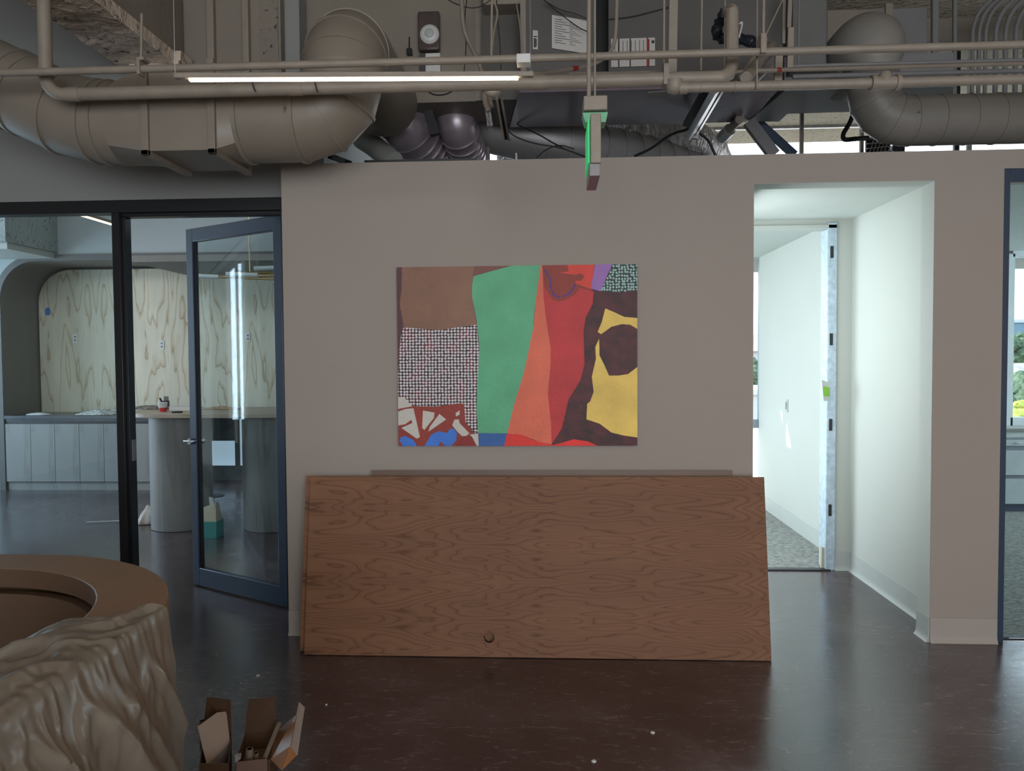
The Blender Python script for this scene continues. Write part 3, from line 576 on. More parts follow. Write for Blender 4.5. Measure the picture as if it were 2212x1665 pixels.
    for pts in ([(1335, 92), (1390, 170), (1392, 240), (1412, 305), (1470, 328)], [(1490, 322), (1550, 295), (1605, 215)]):
        for (a, b), (c, d) in zip(pts, pts[1:]):
            k = Vector((-(d - b), c - a)).normalized() * 7; poly('line', [(a - k.x, b - k.y), (c - k.x, d - k.y), (c + k.x, d + k.y), (a + k.x, b + k.y)])
    poly('purple', [(1766, T), (1910, T), (1875, 130), (1810, 280), (1728, 256)])
    poly('dotB', [(1910, T), (R, T), (R, 275), (2000, 290), (1810, 280), (1872, 150)])
    poly('dark', [(1728, 256), (1810, 280), (2000, 290), (R, 275), (R, B), (1780, B), (1700, 1550), (1580, 1530), (1480, 1560), (1392, 1580), (1480, 1440), (1540, 1190), (1640, 1030), (1675, 900), (1668, 620), (1685, 500), (1745, 390), (1755, 285)])
    poly('yellow', [(1850, 425), (1920, 455), (2010, 498), (R, 508), (R, 600), (2060, 565), (1990, 558), (1900, 580), (1815, 642), (1785, 622), (1820, 540)])
    poly('yellow', [(1797, 680), (1800, 760), (1800, 820), (1840, 900), (1880, 992), (1960, 992), (2040, 980), (R, 920), (R, 1518), (2000, 1500), (1900, 1475), (1800, 1400), (1688, 1362), (1695, 1230), (1720, 1210), (1750, 1130), (1735, 1000), (1770, 850), (1765, 750)])
    poly('brick', [(L, 1270), (190, 1245), (400, 1250), (600, 1222), (645, 1228), (655, 1380), (720, 1460), (715, 1490), (700, 1505), (755, B), (L, B)])
    poly('white', [(L, 1160), (140, 1180), (200, 1245), (L, 1268)])
    poly('white', [(L, 1290), (140, 1268), (208, 1262), (262, 1510), (235, 1525), (100, 1430), (128, 1420), (196, 1390), (190, 1360), (135, 1400), (L, 1410)])
    poly('white', [(290, 1282), (390, 1300), (385, 1345), (300, 1450), (282, 1430)])
    poly('white', [(432, 1312), (490, 1360), (335, 1465), (350, 1420)])
    poly('white', [(608, 1282), (605, 1320), (575, 1335), (572, 1305)])
    poly('white', [(560, 1362), (600, 1358), (605, 1390), (690, 1480), (640, 1515), (590, 1470), (542, 1410)])
    poly('white', [(690, 1490), (765, 1480), (768, B), (752, B), (712, 1510)])
    poly('blue', [(95, 1512), (135, 1500), (205, 1535), (235, B), (110, B), (86, 1540)])
    poly('blue', [(300, B), (360, 1490), (420, 1460), (500, 1475), (520, 1440), (560, 1440), (582, 1480), (575, 1540), (530, B), (480, B), (440, 1550), (420, B)])
    poly('brickd', [(600, 1530), (640, 1500), (700, 1510), (752, B), (560, B)])
    poly('blue2', [(770, 1478), (1012, 1482), (985, B), (768, B)])
    poly('bright', [(1012, 1482), (1130, 1490), (1230, 1535), (1392, 1580), (1480, 1560), (1580, 1530), (1700, 1550), (1785, B), (985, B)])
    o = mb.build('painting', [ms[k] for k in names], label='large unframed abstract painting of coloured shapes hanging on the grey wall', cat='painting')
painting()

# ================================================================== DOOR SLABS
def slab(name, x0, x1, ybot, ztop, ytop, th, hole, mats, label, length=0.93):
    v = Vector((0, ytop - ybot, ztop)); L = v.length; u = v.normalized(); nb = Vector((0, u.z, -u.y))   # towards the wall
    mb = MB(); o = Vector((0, ybot, 0.004)); q = lambda x, s, t: Vector((x, 0, 0)) + o + u * s + nb * t
    if hole:
        hx, hs, hr = hole; n = 32; vs = []; fs = []
        outer = []
        for k in range(n):                                   # square cell round the bore
            t = 2 * math.pi * k / n; c, s_ = math.cos(t), math.sin(t); m_ = max(abs(c), abs(s_)); outer.append((0.05 * c / m_, 0.05 * s_ / m_, hr * c, hr * s_))
        for T, fl in ((0, 0), (th, 1)):
            for a, b, c, d in outer: vs.append(q(hx + a, hs + b, T))
            for a, b, c, d in outer: vs.append(q(hx + c, hs + d, T))
        for k in range(n):
            j = (k + 1) % n
            fs += [(k, j, n + j, n + k), (2 * n + k, 2 * n + j, 3 * n + j, 3 * n + k)]
        mb.add(vs, fs, 0, False); mb.add(vs, [(n + k, n + (k + 1) % n, 3 * n + (k + 1) % n, 3 * n + k) for k in range(n)], 2, False)
        def sheet(xa, xb, sa, sb):
            mb.add([q(xa, sa, 0), q(xb, sa, 0), q(xb, sb, 0), q(xa, sb, 0)], [(0, 1, 2, 3)], 0, False)
            mb.add([q(xa, sa, th), q(xb, sa, th), q(xb, sb, th), q(xa, sb, th)], [(0, 1, 2, 3)], 0, False)
        sheet(x0, hx - 0.05, 0, L); sheet(hx + 0.05, x1, 0, L); sheet(hx - 0.05, hx + 0.05, 0, hs - 0.05); sheet(hx - 0.05, hx + 0.05, hs + 0.05, L)
        mb.add([q(x0, 0, 0), q(x1, 0, 0), q(x1, L, 0), q(x0, L, 0), q(x0, 0, th), q(x1, 0, th), q(x1, L, th), q(x0, L, th)], [(0, 1, 5, 4), (1, 2, 6, 5), (2, 3, 7, 6), (3, 0, 4, 7)], 1, False)
    else:
        mb.add([q(x0, 0, 0), q(x1, 0, 0), q(x1, L, 0), q(x0, L, 0)], [(0, 1, 2, 3)], 0, False)
        mb.add([q(x0, 0, 0), q(x1, 0, 0), q(x1, L, 0), q(x0, L, 0), q(x0, 0, th), q(x1, 0, th), q(x1, L, th), q(x0, L, th)], [(0, 1, 5, 4), (1, 2, 6, 5), (2, 3, 7, 6), (3, 0, 4, 7), (4, 5, 6, 7)], 1, False)
    return mb.build(name, mats, label=label, cat='door slab', group='unhung door slabs leaning on the wall')
hq = at(1057, 1386, 3.915)
slab('door_slab', -1.307, 1.107, 3.893, 0.915, 4.045, 0.040, (hq.x, 0.098, 0.027), [M_BIRCH, M_BIRCHE, mat('bore_wall', (0.05, 0.022, 0.015), 0.8)], 'front birch veneer door slab lying sideways against the wall, round bore hole near its lower edge')
slab('door_slab', -1.345, 1.06, 3.937, 0.912, 4.088, 0.040, None, [M_BIRCH, M_BIRCHE], 'middle birch door slab, its pale edge showing at the left behind the front slab')
slab('door_slab', -0.995, 0.965, 3.990, 0.935, 4.138, 0.030, None, [M_BIRCHD, M_BIRCHD], 'rearmost dark-edged door slab, its top edge peeping out above the front slab')

# small scraps on the floor
for (x, y), lb in (((558, 1460), 'white paint chip on the dark floor between the counter and the door slabs'), ((1410, 1583), 'white paint chip on the floor below the right half of the door slabs'), ((1283, 1645), 'white paint chip on the floor at the bottom edge, right of centre'), ((705, 1523), 'tiny pale paint chip on the floor right of the open cartons')):
    q = atz(x, y); s_ = 0.010 if x != 705 else 0.005
    MB().hexa([q + Vector((s_ * math.cos(t) * (1 + .3 * math.sin(3 * t)), s_ * math.sin(t), 0.001)) for t in (0, 1, 2, 3.1, 4.2, 5.3)], [q + Vector((.8 * s_ * math.cos(t), .8 * s_ * math.sin(t), 0.005)) for t in (0, 1, 2, 3.1, 4.2, 5.3)]).build('paint_chip', M_PLAST, label=lb, cat='paint chip', group='paint chips on the floor')

# ================================================================== RECEPTION COUNTER
CZ = 1.0
def counter_outline(xo, yo, r, n=14, x_far=-4.2, y_near=-1.6):
    pts = [(x_far, yo)]; c = (xo - r, yo - r)
    for i in range(n + 1):
        t = math.radians(90 - 90 * i / n); pts.append((c[0] + r * math.cos(t), c[1] + r * math.sin(t)))
    pts.append((xo, y_near)); return pts
OUT = counter_outline(-0.845, 2.090, 0.62); INN = counter_outline(-0.997, 1.938, 0.47)
LOW = counter_outline(-0.853, 2.082, 0.61); INL = counter_outline(-1.012, 1.925, 0.45)
cnt = thing('reception_counter', 'curved tan reception counter in the left foreground, half covered by a plastic sheet', 'reception counter', (-2.2, 0.6, 0))
def strip(pa, pb, z0, z1):
    mb = MB(); n = len(pa)
    vs = [(x, y, z0) for x, y in pa] + [(x, y, z0) for x, y in pb] + [(x, y, z1) for x, y in pa] + [(x, y, z1) for x, y in pb]; fs = []
    for i in range(n - 1):
        fs += [(i, i + 1, n + i + 1, n + i), (2 * n + i, 2 * n + i + 1, 3 * n + i + 1, 3 * n + i), (i, i + 1, 2 * n + i + 1, 2 * n + i), (n + i, n + i + 1, 3 * n + i + 1, 3 * n + i)]
    fs += [(0, n, 3 * n, 2 * n), (n - 1, 2 * n - 1, 4 * n - 1, 3 * n - 1)]
    return mb.add(vs, fs)
cm = strip(OUT, INN, CZ - 0.05, CZ); cm.m = [1 if i % 4 == 3 and i < 4 * (len(OUT) - 1) else 0 for i in range(len(cm.f))]; cm.build('countertop', [M_DESK, M_DESKI], cnt, bevel=0.002)  # inner rim faces painted dark, shade put into their colour
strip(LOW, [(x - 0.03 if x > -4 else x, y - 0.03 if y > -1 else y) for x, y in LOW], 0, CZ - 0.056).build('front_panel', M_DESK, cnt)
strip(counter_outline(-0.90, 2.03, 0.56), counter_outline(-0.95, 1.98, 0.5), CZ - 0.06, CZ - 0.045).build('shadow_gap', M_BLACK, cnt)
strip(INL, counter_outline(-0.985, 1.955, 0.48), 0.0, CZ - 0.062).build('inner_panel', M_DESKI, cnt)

# plastic dust sheet: over the near half of the counter and down its front
def dust_sheet():
    nu, nv = 420, 200; vs = []; fs = []
    y_a, y_b = 1.61, 0.30
    def ridge(v, p=1.0): return math.exp(-(v * 4.2) ** 2 * p)
    for i in range(nu + 1):
        s = i / nu; y = y_a + (y_b - y_a) * s; k = y_a - y
        wi = min(0.34, 0.010 + 0.95 * k + 0.025 * math.sin(11 * k))
        gather = 0.5 + 0.5 * noise.noise(Vector((y * 55, 2.0, 0)))
        for j in range(nv + 1):
            t = j / nv
            if t < 0.36:                                        # lying on the counter, creased towards the edge
                a = 1 - t / 0.36; u = wi * a; x = -0.843 - u; z = CZ + 0.004
                over = max(0, u - 0.152); z -= over * 0.5
                c1 = ridge(noise.noise(Vector((x * 2.2 + y * 4.5, y * 3.0 - x * 7.5, 0.4))), 2)
                c2 = ridge(noise.noise(Vector((x * 3.0 + y * 3, y * 12 - x * 16, 4.4))), 2)
                z += 0.020 * c1 * min(1, u * 22) + 0.008 * c2 + 0.0025 * noise.noise(Vector((x * 40, y * 50, 1)))
                z += 0.005 * gather * max(0, 1 - u / 0.03) + 0.004
                vs.append((x, y, max(z, CZ + 0.003) if over <= 0 else z))
            else:                                               # hanging, in long raking folds
                d = (t - 0.36) / 0.64; drop = d * 0.98
                env = min(1.0, d * 9)
                q_ = y - 0.55 * drop                            # folds rake away to the right as they fall
                f1 = ridge(noise.noise(Vector((q_ * 6.0, drop * 0.35, 1.7))), 3.2)
                f2 = ridge(noise.noise(Vector((q_ * 15, drop * 0.8, 7.1))), 3.5)
                f3 = ridge(noise.noise(Vector((y * 30, drop * 9, 3.3))), 2) * max(0, 1 - drop * 4)
                out = 0.006 + env * (0.018 + 0.075 * f1 * min(1, d * 3) + 0.016 * f2 * min(1, d * 5) + 0.010 * f3 + 0.07 * d)
                out += 0.004 * noise.noise(Vector((y * 40, drop * 26, 2.0))) * env + 0.006 * gather * (1 - env)
                out = 0.006 + (out - 0.006) * (0.30 + 0.70 * min(1, s * 5))
                yy = y + 0.06 * drop * (1 - s) + 0.02 * drop * noise.noise(Vector((y * 5, d * 4, 9)))
                z = CZ + 0.007 - drop - 0.012 * (1 - gather) * (1 - env)
                vs.append((-0.846 + out, yy, z))
    w_ = nv + 1
    for i in range(nu):
        for j in range(nv): fs.append((i * w_ + j, (i + 1) * w_ + j, (i + 1) * w_ + j + 1, i * w_ + j + 1))
    o = MB().add(vs, fs).build('dust_sheet', M_SHEET, label='translucent plastic dust sheet draped in folds over the reception counter', cat='plastic sheet')
    md = o.modifiers.new('soft', 'SMOOTH'); md.factor = 0.5; md.iterations = 8
dust_sheet()

# ================================================================== OPEN CARTONS ON THE FLOOR
def panel(mb, pts, th=0.004, mi=0, back=None):
    p = [Vector(q) for q in pts]; nn = (p[1] - p[0]).cross(p[2] - p[0]).normalized() * th
    if back is None: return mb.hexa(p, [q + nn for q in p], mi)
    k = len(p)
    mb.add(p, [tuple(range(k))], mi, False); mb.add([q + nn for q in p], [tuple(range(k))], back, False)
    mb.add(p + [q + nn for q in p], [(i, (i + 1) % k, k + (i + 1) % k, k + i) for i in range(k)], back, False); return mb
# right carton
BZ = 0.13; t_ = 0.004
def carton_body(top, name, parent, front=True):
    """four thin walls and a bottom under the four top corners back-left, back-right, front-right, front-left"""
    bt = [Vector((p.x, p.y, 0.0)) for p in top]; c = sum(top, Vector()) / 4
    inn = lambda p, z: Vector((p.x + (c.x - p.x) * 0.05, p.y + (c.y - p.y) * 0.04, z))
    mb = MB(); n = 4
    vs = bt + list(top) + [inn(p, p.z) for p in top] + [inn(p, 0.004) for p in top]; fs = [(0, 1, 2, 3), (12, 13, 14, 15)]
    for i in range(4):
        j = (i + 1) % 4; fs += [(i, j, 4 + j, 4 + i), (4 + i, 4 + j, 8 + j, 8 + i), (8 + i, 8 + j, 12 + j, 12 + i)]
    return mb.add(vs, fs, 0, False).build(name, M_CARD, parent)
TB = [atz(529, 1583, BZ), atz(598, 1579, BZ), atz(584, 1640, BZ), atz(508, 1648, BZ)]
cc_ = sum(TB, Vector()) / 4
ct = thing('carton', 'open brown carton with loose cardboard tubes inside, white flap lifted on its right', 'carton', (cc_.x, cc_.y, 0), 'open cartons on the floor')
carton_body(TB, 'body', ct)
yb_, yf_ = TB[0].y, TB[3].y
panel(MB(), [TB[0], TB[1], at(595, 1505, yb_ + 0.03), at(538, 1509, yb_ + 0.03)]).build('rear_flap', M_CARD, ct)
fr = [at(511, 1645, yf_ - 0.006), at(577, 1638, yf_ - 0.006)]
panel(MB(), [Vector((fr[0].x, fr[0].y, 0)), Vector((fr[1].x, fr[1].y, 0)), fr[1], fr[0]]).build('front_panel', M_CARDPINK, ct)
pA, pB, pC, pD = at(640, 1543, yb_ - 0.02), at(627, 1611, yf_ + 0.03), at(641, 1631, yf_ + 0.02), at(609, 1664, yf_ - 0.03)
M_ORANGE = mat('glossy_orange_card', (0.30, 0.13, 0.05), 0.18, var=0.1)
panel(MB(), [TB[1], pA, pB, TB[2]]).build('side_flap', M_ORANGE, ct)
panel(MB(), [TB[2], pB, pC, pD]).build('side_flap_corner', M_ORANGE, ct)
panel(MB(), [pA, at(645.5, 1516, yb_ + 0.0), at(657, 1528, yb_ - 0.02), at(648, 1583, yf_ + 0.09), pC, pB]).build('tuck_flap', M_CARDW, ct)
panel(MB(), [TB[3], at(507, 1629, yf_ + 0.03), at(520.8, 1626, yf_ + 0.03), at(520, 1636, yf_)]).build('left_tab', M_CARDW, ct)
ci = [TB[k].lerp(cc_, 0.08) for k in range(4)]
MB().hexa([Vector((p.x, p.y, 0.066)) for p in ci], [Vector((p.x, p.y, 0.070)) for p in ci]).build('insert', mat('buff_insert', (0.17, 0.115, 0.075), 0.7), ct)
def ctube(p0, p1, r, label):
    p0, p1 = Vector(p0), Vector(p1); d = (p1 - p0).normalized(); i_ = 0.72
    mb = MB(); mb.tube([p0, p1, p1, p1 - d * 0.03], [r, r, r * i_, r * i_], 20, True); mb.m[-1] = 1; mb.m[-2] = 0
    mb.build('cardboard_tube', [M_TUBE, M_BLACK], label=label, cat='tube', group='cardboard tubes in the cartons')
q = at(539, 1617, yf_ + 0.035); ctube((q.x, q.y, 0.071), (q.x, q.y, q.z), 0.0125, 'widest of the upright cardboard tubes standing in the right carton')
q = at(553, 1626, yf_ + 0.045); ctube((q.x, q.y, 0.071), (q.x, q.y, q.z), 0.0095, 'short upright cardboard tube just right of the widest one')
ctube(at(571, 1640, yf_ + 0.03), at(603, 1563, yb_ - 0.03), 0.0085, 'long cardboard tube leaning diagonally along the right carton')
# left carton, mostly behind the sheet
TL = [atz(440, 1575, BZ), atz(500, 1583, BZ), atz(494, 1650, BZ), atz(430, 1650, BZ)]
cl_ = sum(TL, Vector()) / 4; yl_ = TL[0].y
ct2 = thing('carton', 'open carton beside the counter, white lid standing up before its brown rear flap', 'carton', (cl_.x, cl_.y, 0), 'open cartons on the floor')
carton_body(TL, 'body', ct2)
panel(MB(), [TL[0], TL[1], at(498.7, 1511, yl_ + 0.03), at(448, 1505, yl_ + 0.03)]).build('rear_flap', M_CARD, ct2)
L_ = [at(427, 1569, 2.70), at(468, 1539, 2.78), at(487, 1536.5, 2.80), at(489.5, 1541, 2.80), at(497, 1603, 2.76), at(447, 1652, 2.66)]
panel(MB(), L_, 0.006).build('lid', M_CARDW, ct2)
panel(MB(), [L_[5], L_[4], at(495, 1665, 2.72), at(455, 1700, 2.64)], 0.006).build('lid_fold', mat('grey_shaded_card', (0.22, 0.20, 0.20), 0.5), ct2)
q = at(437, 1556, 2.86); ctube((q.x, q.y, 0.03), (q.x, q.y, q.z), 0.012, 'upright cardboard tube in the left carton, just clear of the plastic sheet')

M_ARCHF = mat('arch_face_shaded', (0.11, 0.107, 0.10), 0.6, var=0.05, scale=8, stretch=(1, 1, 0.2))  # arch laminate's darker copy, shade painted onto the front faces
M_ARCH = mat('arch_laminate', (0.19, 0.18, 0.16), 0.6, var=0.05, scale=8, stretch=(1, 1, 0.2)); M_ARCHF = mat('arch_face_shaded', (0.11, 0.107, 0.10), 0.6, var=0.05, scale=8, stretch=(1, 1, 0.2))
# ================================================================== KITCHEN BEYOND THE GLASS
KY, KB = 8.85, 9.53
AX0, AX1, AZ = -6.60, -2.6, 2.80
def rrect(x0, x1, z1, r, n=10, z0=0.0):
    p = [(x0, z0)]
    for i in range(n + 1): t = math.radians(180 - 90 * i / n); p.append((x0 + r + r * math.cos(t), z1 - r + r * math.sin(t)))
    for i in range(n + 1): t = math.radians(90 - 90 * i / n); p.append((x1 - r + r * math.cos(t), z1 - r + r * math.sin(t)))
    p.append((x1, z0)); return p
oo, ii = rrect(AX0 - 0.07, AX1 + 0.07, 2.825, 0.52), rrect(AX0, AX1, 2.75, 0.45)
n_ = len(oo); vs = [(x, KY, z) for x, z in oo] + [(x, KY, z) for x, z in ii] + [(x, KB + 0.02, z) for x, z in oo] + [(x, KB + 0.02, z) for x, z in ii]; fs = []
for i in range(n_ - 1): fs += [(i, i + 1, n_ + i + 1, n_ + i), (2 * n_ + i, 2 * n_ + i + 1, 3 * n_ + i + 1, 3 * n_ + i), (i, i + 1, 2 * n_ + i + 1, 2 * n_ + i), (n_ + i, n_ + i + 1, 3 * n_ + i + 1, 3 * n_ + i)]
fs += [(0, n_, 3 * n_, 2 * n_), (n_ - 1, 2 * n_ - 1, 4 * n_ - 1, 3 * n_ - 1)]
mbn = MB().add(vs, fs); mbn.m = [1 if (i % 4 == 0 and i < 4 * (n_ - 1)) else 0 for i in range(len(fs))]; mbn.build('niche_surround', [M_ARCH, M_ARCHF], label='grey laminate arch with rounded corners framing the kitchen wall niche', cat='niche surround')
# wall around the niche
w = MB(); w.box(-9, -1.4, KY + 0.03, KY + 0.15, 2.82, SLAB); w.box(-9, AX0 - 0.06, KY + 0.03, KY + 0.15, 0, 2.83); w.box(AX1 + 0.06, -1.4, KY + 0.03, KY + 0.15, 0, 2.83)
pts_ = [(AX0 - 0.08, 2.83)] + [(x, z) for x, z in oo[1:12]]
w.prism(pts_, 'Y', KY + 0.03, KY + 0.15); w.box(-9, -1.4, 9.95, 10.05, 0, SLAB)
struct('wall_kitchen', w, M_KWALL)
struct('wall_kitchen_left', MB().box(-9, -8.88, PY, 5.13, 0, SLAB).box(-9, -8.88, 5.17, 5.21, 0, SLAB).box(-9, -8.88, 5.25, 5.95, 0, SLAB).box(-9, -8.88, 5.0, 8.7, 0, 0.3).box(-9, -8.88, 5.0, 8.7, 3.3, SLAB).box(-9, -8.88, 8.7, 10.0, 0, SLAB), M_KWALL)
# plywood lining
pw = MB(); pp = rrect(AX0 + 0.02, AX1 - 0.02, 2.72, 0.42, z0=0.9)
pw.prism(pp, 'Y', KB - 0.018, KB); plyw = pw.build('plywood_lining', M_PLY, label='raw pine plywood sheet lining the back of the kitchen niche', cat='plywood')
for (x, y, w1) in ((163, 731, 1), (350, 745, 1), (536, 728, 1)):
    q = at(x, y, KB - 0.02)
    o = thing('outlet_box', {163: 'white outlet box on the plywood left of the mullion', 350: 'white outlet box on the plywood right of the mullion', 536: 'white outlet box on the plywood seen through the open door glass'}[x], 'outlet', q, 'outlets on the plywood')
    MB().box(q.x - 0.028, q.x + 0.028, KB - 0.026, KB - 0.018, q.z - 0.055, q.z + 0.055).build('plate', M_PLAST, o, bevel=0.002)
    for dz in (-0.022, 0.022): MB().box(q.x - 0.012, q.x + 0.012, KB - 0.029, KB - 0.026, q.z + dz - 0.013, q.z + dz + 0.013).build('socket', M_GREYD, o)
q = at(103, 672, KB - 0.02)
MB().prism([(q.x - .03, q.z - .05), (q.x + .02, q.z - .055), (q.x + .035, q.z - .01), (q.x + .02, q.z + .045), (q.x - .012, q.z + .05), (q.x - .035, q.z + .01)], 'Y', KB - 0.022, KB - 0.018).build('tape_patch', M_TAPE, label='blue painter tape patch stuck on the plywood at the left', cat='tape')
# base cabinets: doors at the seams seen in the photo
xs = [-6.585] + [at(x, 950, KY).x for x in (66, 118, 171, 224, 278, 331)] 
for i in range(len(xs) - 1):
    a, b = xs[i], xs[i + 1]
    ord_ = ['leftmost', 'second from the left', 'third from the left', 'fourth from the left', 'fifth, crossed by the black mullion', 'sixth, beside the round island leg'][i]
    c = thing('base_cabinet', 'grey oak base cabinet under the kitchen worktop, ' + ord_, 'cabinet', ((a + b) / 2, 9.2, 0), 'base cabinets of the kitchen')
    MB().box(a, b, KY + 0.022, KB - 0.03, 0.10, 0.83).build('body', M_BLACK, c)
    MB().box(a + 0.002, b - 0.002, KY, KY + 0.02, 0.105, 0.80).build('door', M_LAM, c, bevel=0.0015)
    MB().box(a, b, KY + 0.03, KY + 0.05, 0, 0.10).build('toe_kick', M_LAM, c)
MB().box(-6.59, -2.7, KY - 0.005, KB - 0.02, 0.86, 0.90).box(-6.59, xs[-1], KY + 0.02, KY + 0.03, 0.83, 0.86).build('worktop', M_STONE, label='long dark worktop over the kitchen base cabinets', cat='worktop', bevel=0.002)
# glazed bay behind the island
bx0, bx1 = xs[-1] + 0.03, -2.7; BY = 9.62
bay = MB(); bay.box(bx0 - 0.9 if False else bx0, bx1, BY, BY + 0.06, 0, 0.19); 
q1, q2, q3, q4 = at(436, 952, BY), at(507, 950, BY), at(516, 900, BY), at(533, 900, BY)
bay.box(bx0, q1.x, BY, BY + 0.06, 0.19, 0.86); bay.box(q1.x, q2.x, BY, BY + 0.06, q1.z, 0.86); bay.box(q2.x, q3.x, BY, BY + 0.06, 0.19, 0.86); bay.box(q4.x + 0.2, bx1, BY, BY + 0.06, 0.19, 0.86)
bo = thing('low_glazed_bay', 'dark framed low bay with two white panes seen under the island top', 'glazed bay', ((bx0 + bx1) / 2, BY, 0))
bay.build('frame', mat('bay_dark_grey', (0.10, 0.11, 0.11), 0.5, var=0.2, scale=12), bo)
MB().box(q1.x, q2.x, BY + 0.02, BY + 0.04, 0.19, q1.z).build('white_pane', M_PANEGLOW, bo); MB().box(q3.x, q4.x + 0.2, BY + 0.02, BY + 0.04, 0.19, 0.86).build('white_pane', M_PANEGLOW, bo)
# island: rounded bar top on two drum legs
isl = thing('kitchen_island', 'bar height kitchen island with a pale round-ended top on two drum legs', 'kitchen island', (-2.7, 6.85, 0))
tp = []
c0 = (-2.70, 6.78); a_, b_ = 0.62, 0.42
TZ0, TZ1 = 1.055, 1.092
yf = atz(400, 894, TZ1).y; yb = yf + 0.95; rr_ = (yb - yf) / 2; ym = (yb + yf) / 2; tx0 = at(296, 898, ym).x
for i in range(25): t = math.radians(90 + 180 * i / 24); tp.append((tx0 + rr_ + 0.0 + (rr_) * math.cos(t) * 1.0, ym + rr_ * math.sin(t)))
tp += [(-1.75, yf), (-1.75, yb)]
MB().prism(tp, 'Z', TZ0, TZ1).build('island_top', M_TOPLAM, isl, bevel=0.003)
for px0, px1 in ((331, 421), (529, 640)):
    r_ = 0.27 if px0 < 400 else 0.30; Yc = atz(375, 1150).y + r_; A = at(px0, 1000, Yc).x; c = (A + r_, Yc)
    MB().lathe((c[0], c[1], 0), [(r_ - 0.006, 0), (r_, 0.004), (r_, TZ0 - 0.002), (r_ - 0.004, TZ0)], 56).build('drum_leg', M_LAM, isl)
# clutter on island and worktop
def crumple(name, c, rx, ry, h, m_, label, cat, seed=1, group=None):
    vs = []; fs = []; nr, ns = 9, 40
    for i in range(nr + 1):
        a = i / nr
        for j in range(ns):
            t = 2 * math.pi * j / ns; k = 1 + 0.25 * noise.noise(Vector((math.cos(t) * 2, math.sin(t) * 2, seed)))
            x = rx * a * k * math.cos(t); y = ry * a * k * math.sin(t)
            z = h * max(0.0, (1 - a ** 2)) * (0.65 + 0.6 * abs(noise.noise(Vector((x * 18, y * 22, seed * 3))))) + 0.004
            vs.append((c[0] + x, c[1] + y, c[2] + z))
    for i in range(nr):
        for j in range(ns): fs.append((i * ns + j, i * ns + (j + 1) % ns, (i + 1) * ns + (j + 1) % ns, (i + 1) * ns + j))
    return MB().add(vs, fs).build(name, m_, label=label, cat=cat, group=group, solid=0.003)
q = at(220, 890, 9.1); crumple('drop_cloth', (q.x, 9.1, 0.90), 0.30, 0.2, 0.065, mat('striped_cloth', (0.5, 0.5, 0.46), 0.9, var=0.6, scale=30), 'crumpled grey and white drop cloth heaped on the dark worktop', 'cloth', 2)
q = at(83, 897, 9.0); crumple('plastic_wrap', (q.x, 9.0, 0.90), 0.16, 0.08, 0.03, M_PLAST, 'thin crumpled plastic wrap on the left end of the dark worktop', 'plastic wrap', 4)
q = atz(342, 884, TZ1); crumple('woven_rag', (q.x - 0.1, 7.05, TZ1), 0.26, 0.10, 0.035, mat('rag_dark', (0.18, 0.16, 0.14), 0.9, var=0.7, scale=40), 'dark patterned rag lying at the back of the island top', 'rag', 5)
q = atz(368, 889, TZ1)
MB().box(q.x - 0.10, q.x + 0.14, 6.86, 7.02, TZ1, TZ1 + 0.03).build('paper_stack', M_PLAST, label='low white stack of papers on the island behind the red tub', cat='papers')
q = at(352, 895, 6.7)
tub = thing('paint_tub', 'small clear tub of red paint standing on the island top', 'tub', (q.x, 6.7, TZ1))
MB().lathe((q.x, 6.7, TZ1), [(0.030, 0), (0.036, 0.035), (0.036, 0.036), (0.001, 0.037)], 20).build('red_contents', M_RED, tub)
MB().lathe((q.x, 6.7, TZ1 + 0.037), [(0.034, 0), (0.041, 0.038), (0.045, 0.040), (0.045, 0.046), (0.002, 0.046)], 20).build('tub_wall', mat('cloudy_plastic', (0.6, 0.62, 0.62), 0.3), tub)
q = at(356, 878, 6.95)
pb = thing('small_box', 'small dark purple box with an open grey lid standing on the papers', 'box', (q.x, 6.95, TZ1 + 0.03))
MB().box(q.x - 0.025, q.x + 0.035, 6.92, 6.97, TZ1 + 0.03, TZ1 + 0.085).build('body', M_PURPLE, pb)
MB().box(q.x - 0.02, q.x + 0.025, 6.972, 6.976, TZ1 + 0.03, TZ1 + 0.125).build('lid', M_GREYD, pb)
MB().bar((q.x - 0.028, 6.94, TZ1 + .085), (q.x - 0.04, 6.94, TZ1 + .11), 0.03, 0.003).build('side_flap', M_BLACK, pb)
q = at(395, 889, 6.75)
MB().prism([(q.x - 0.09, 6.70), (q.x - 0.02, 6.66), (q.x + 0.14, 6.78), (q.x + 0.02, 6.84)], 'Z', TZ1, TZ1 + 0.004).build('cream_card', M_CREAM, label='cream sheet of card lying on the island top right of the red tub', cat='card')
q = at(388, 897, 6.6)
MB().lathe((q.x, 6.55, TZ1), [(0.045, 0), (0.05, 0.004), (0.05, 0.012), (0.04, 0.014)], 24).build('lid_disc', M_BLACK, label='flat black lid lying on the island top in front of the cream card', cat='lid')
q = at(480, 886, 7.0)
crumple('wood_shavings', (q.x, 7.0, TZ1), 0.17, 0.07, 0.03, mat('shavings', (0.40, 0.27, 0.17), 0.8, var=0.4, scale=40), 'heap of brown wood shavings on the island top seen through the door glass', 'shavings', 7)
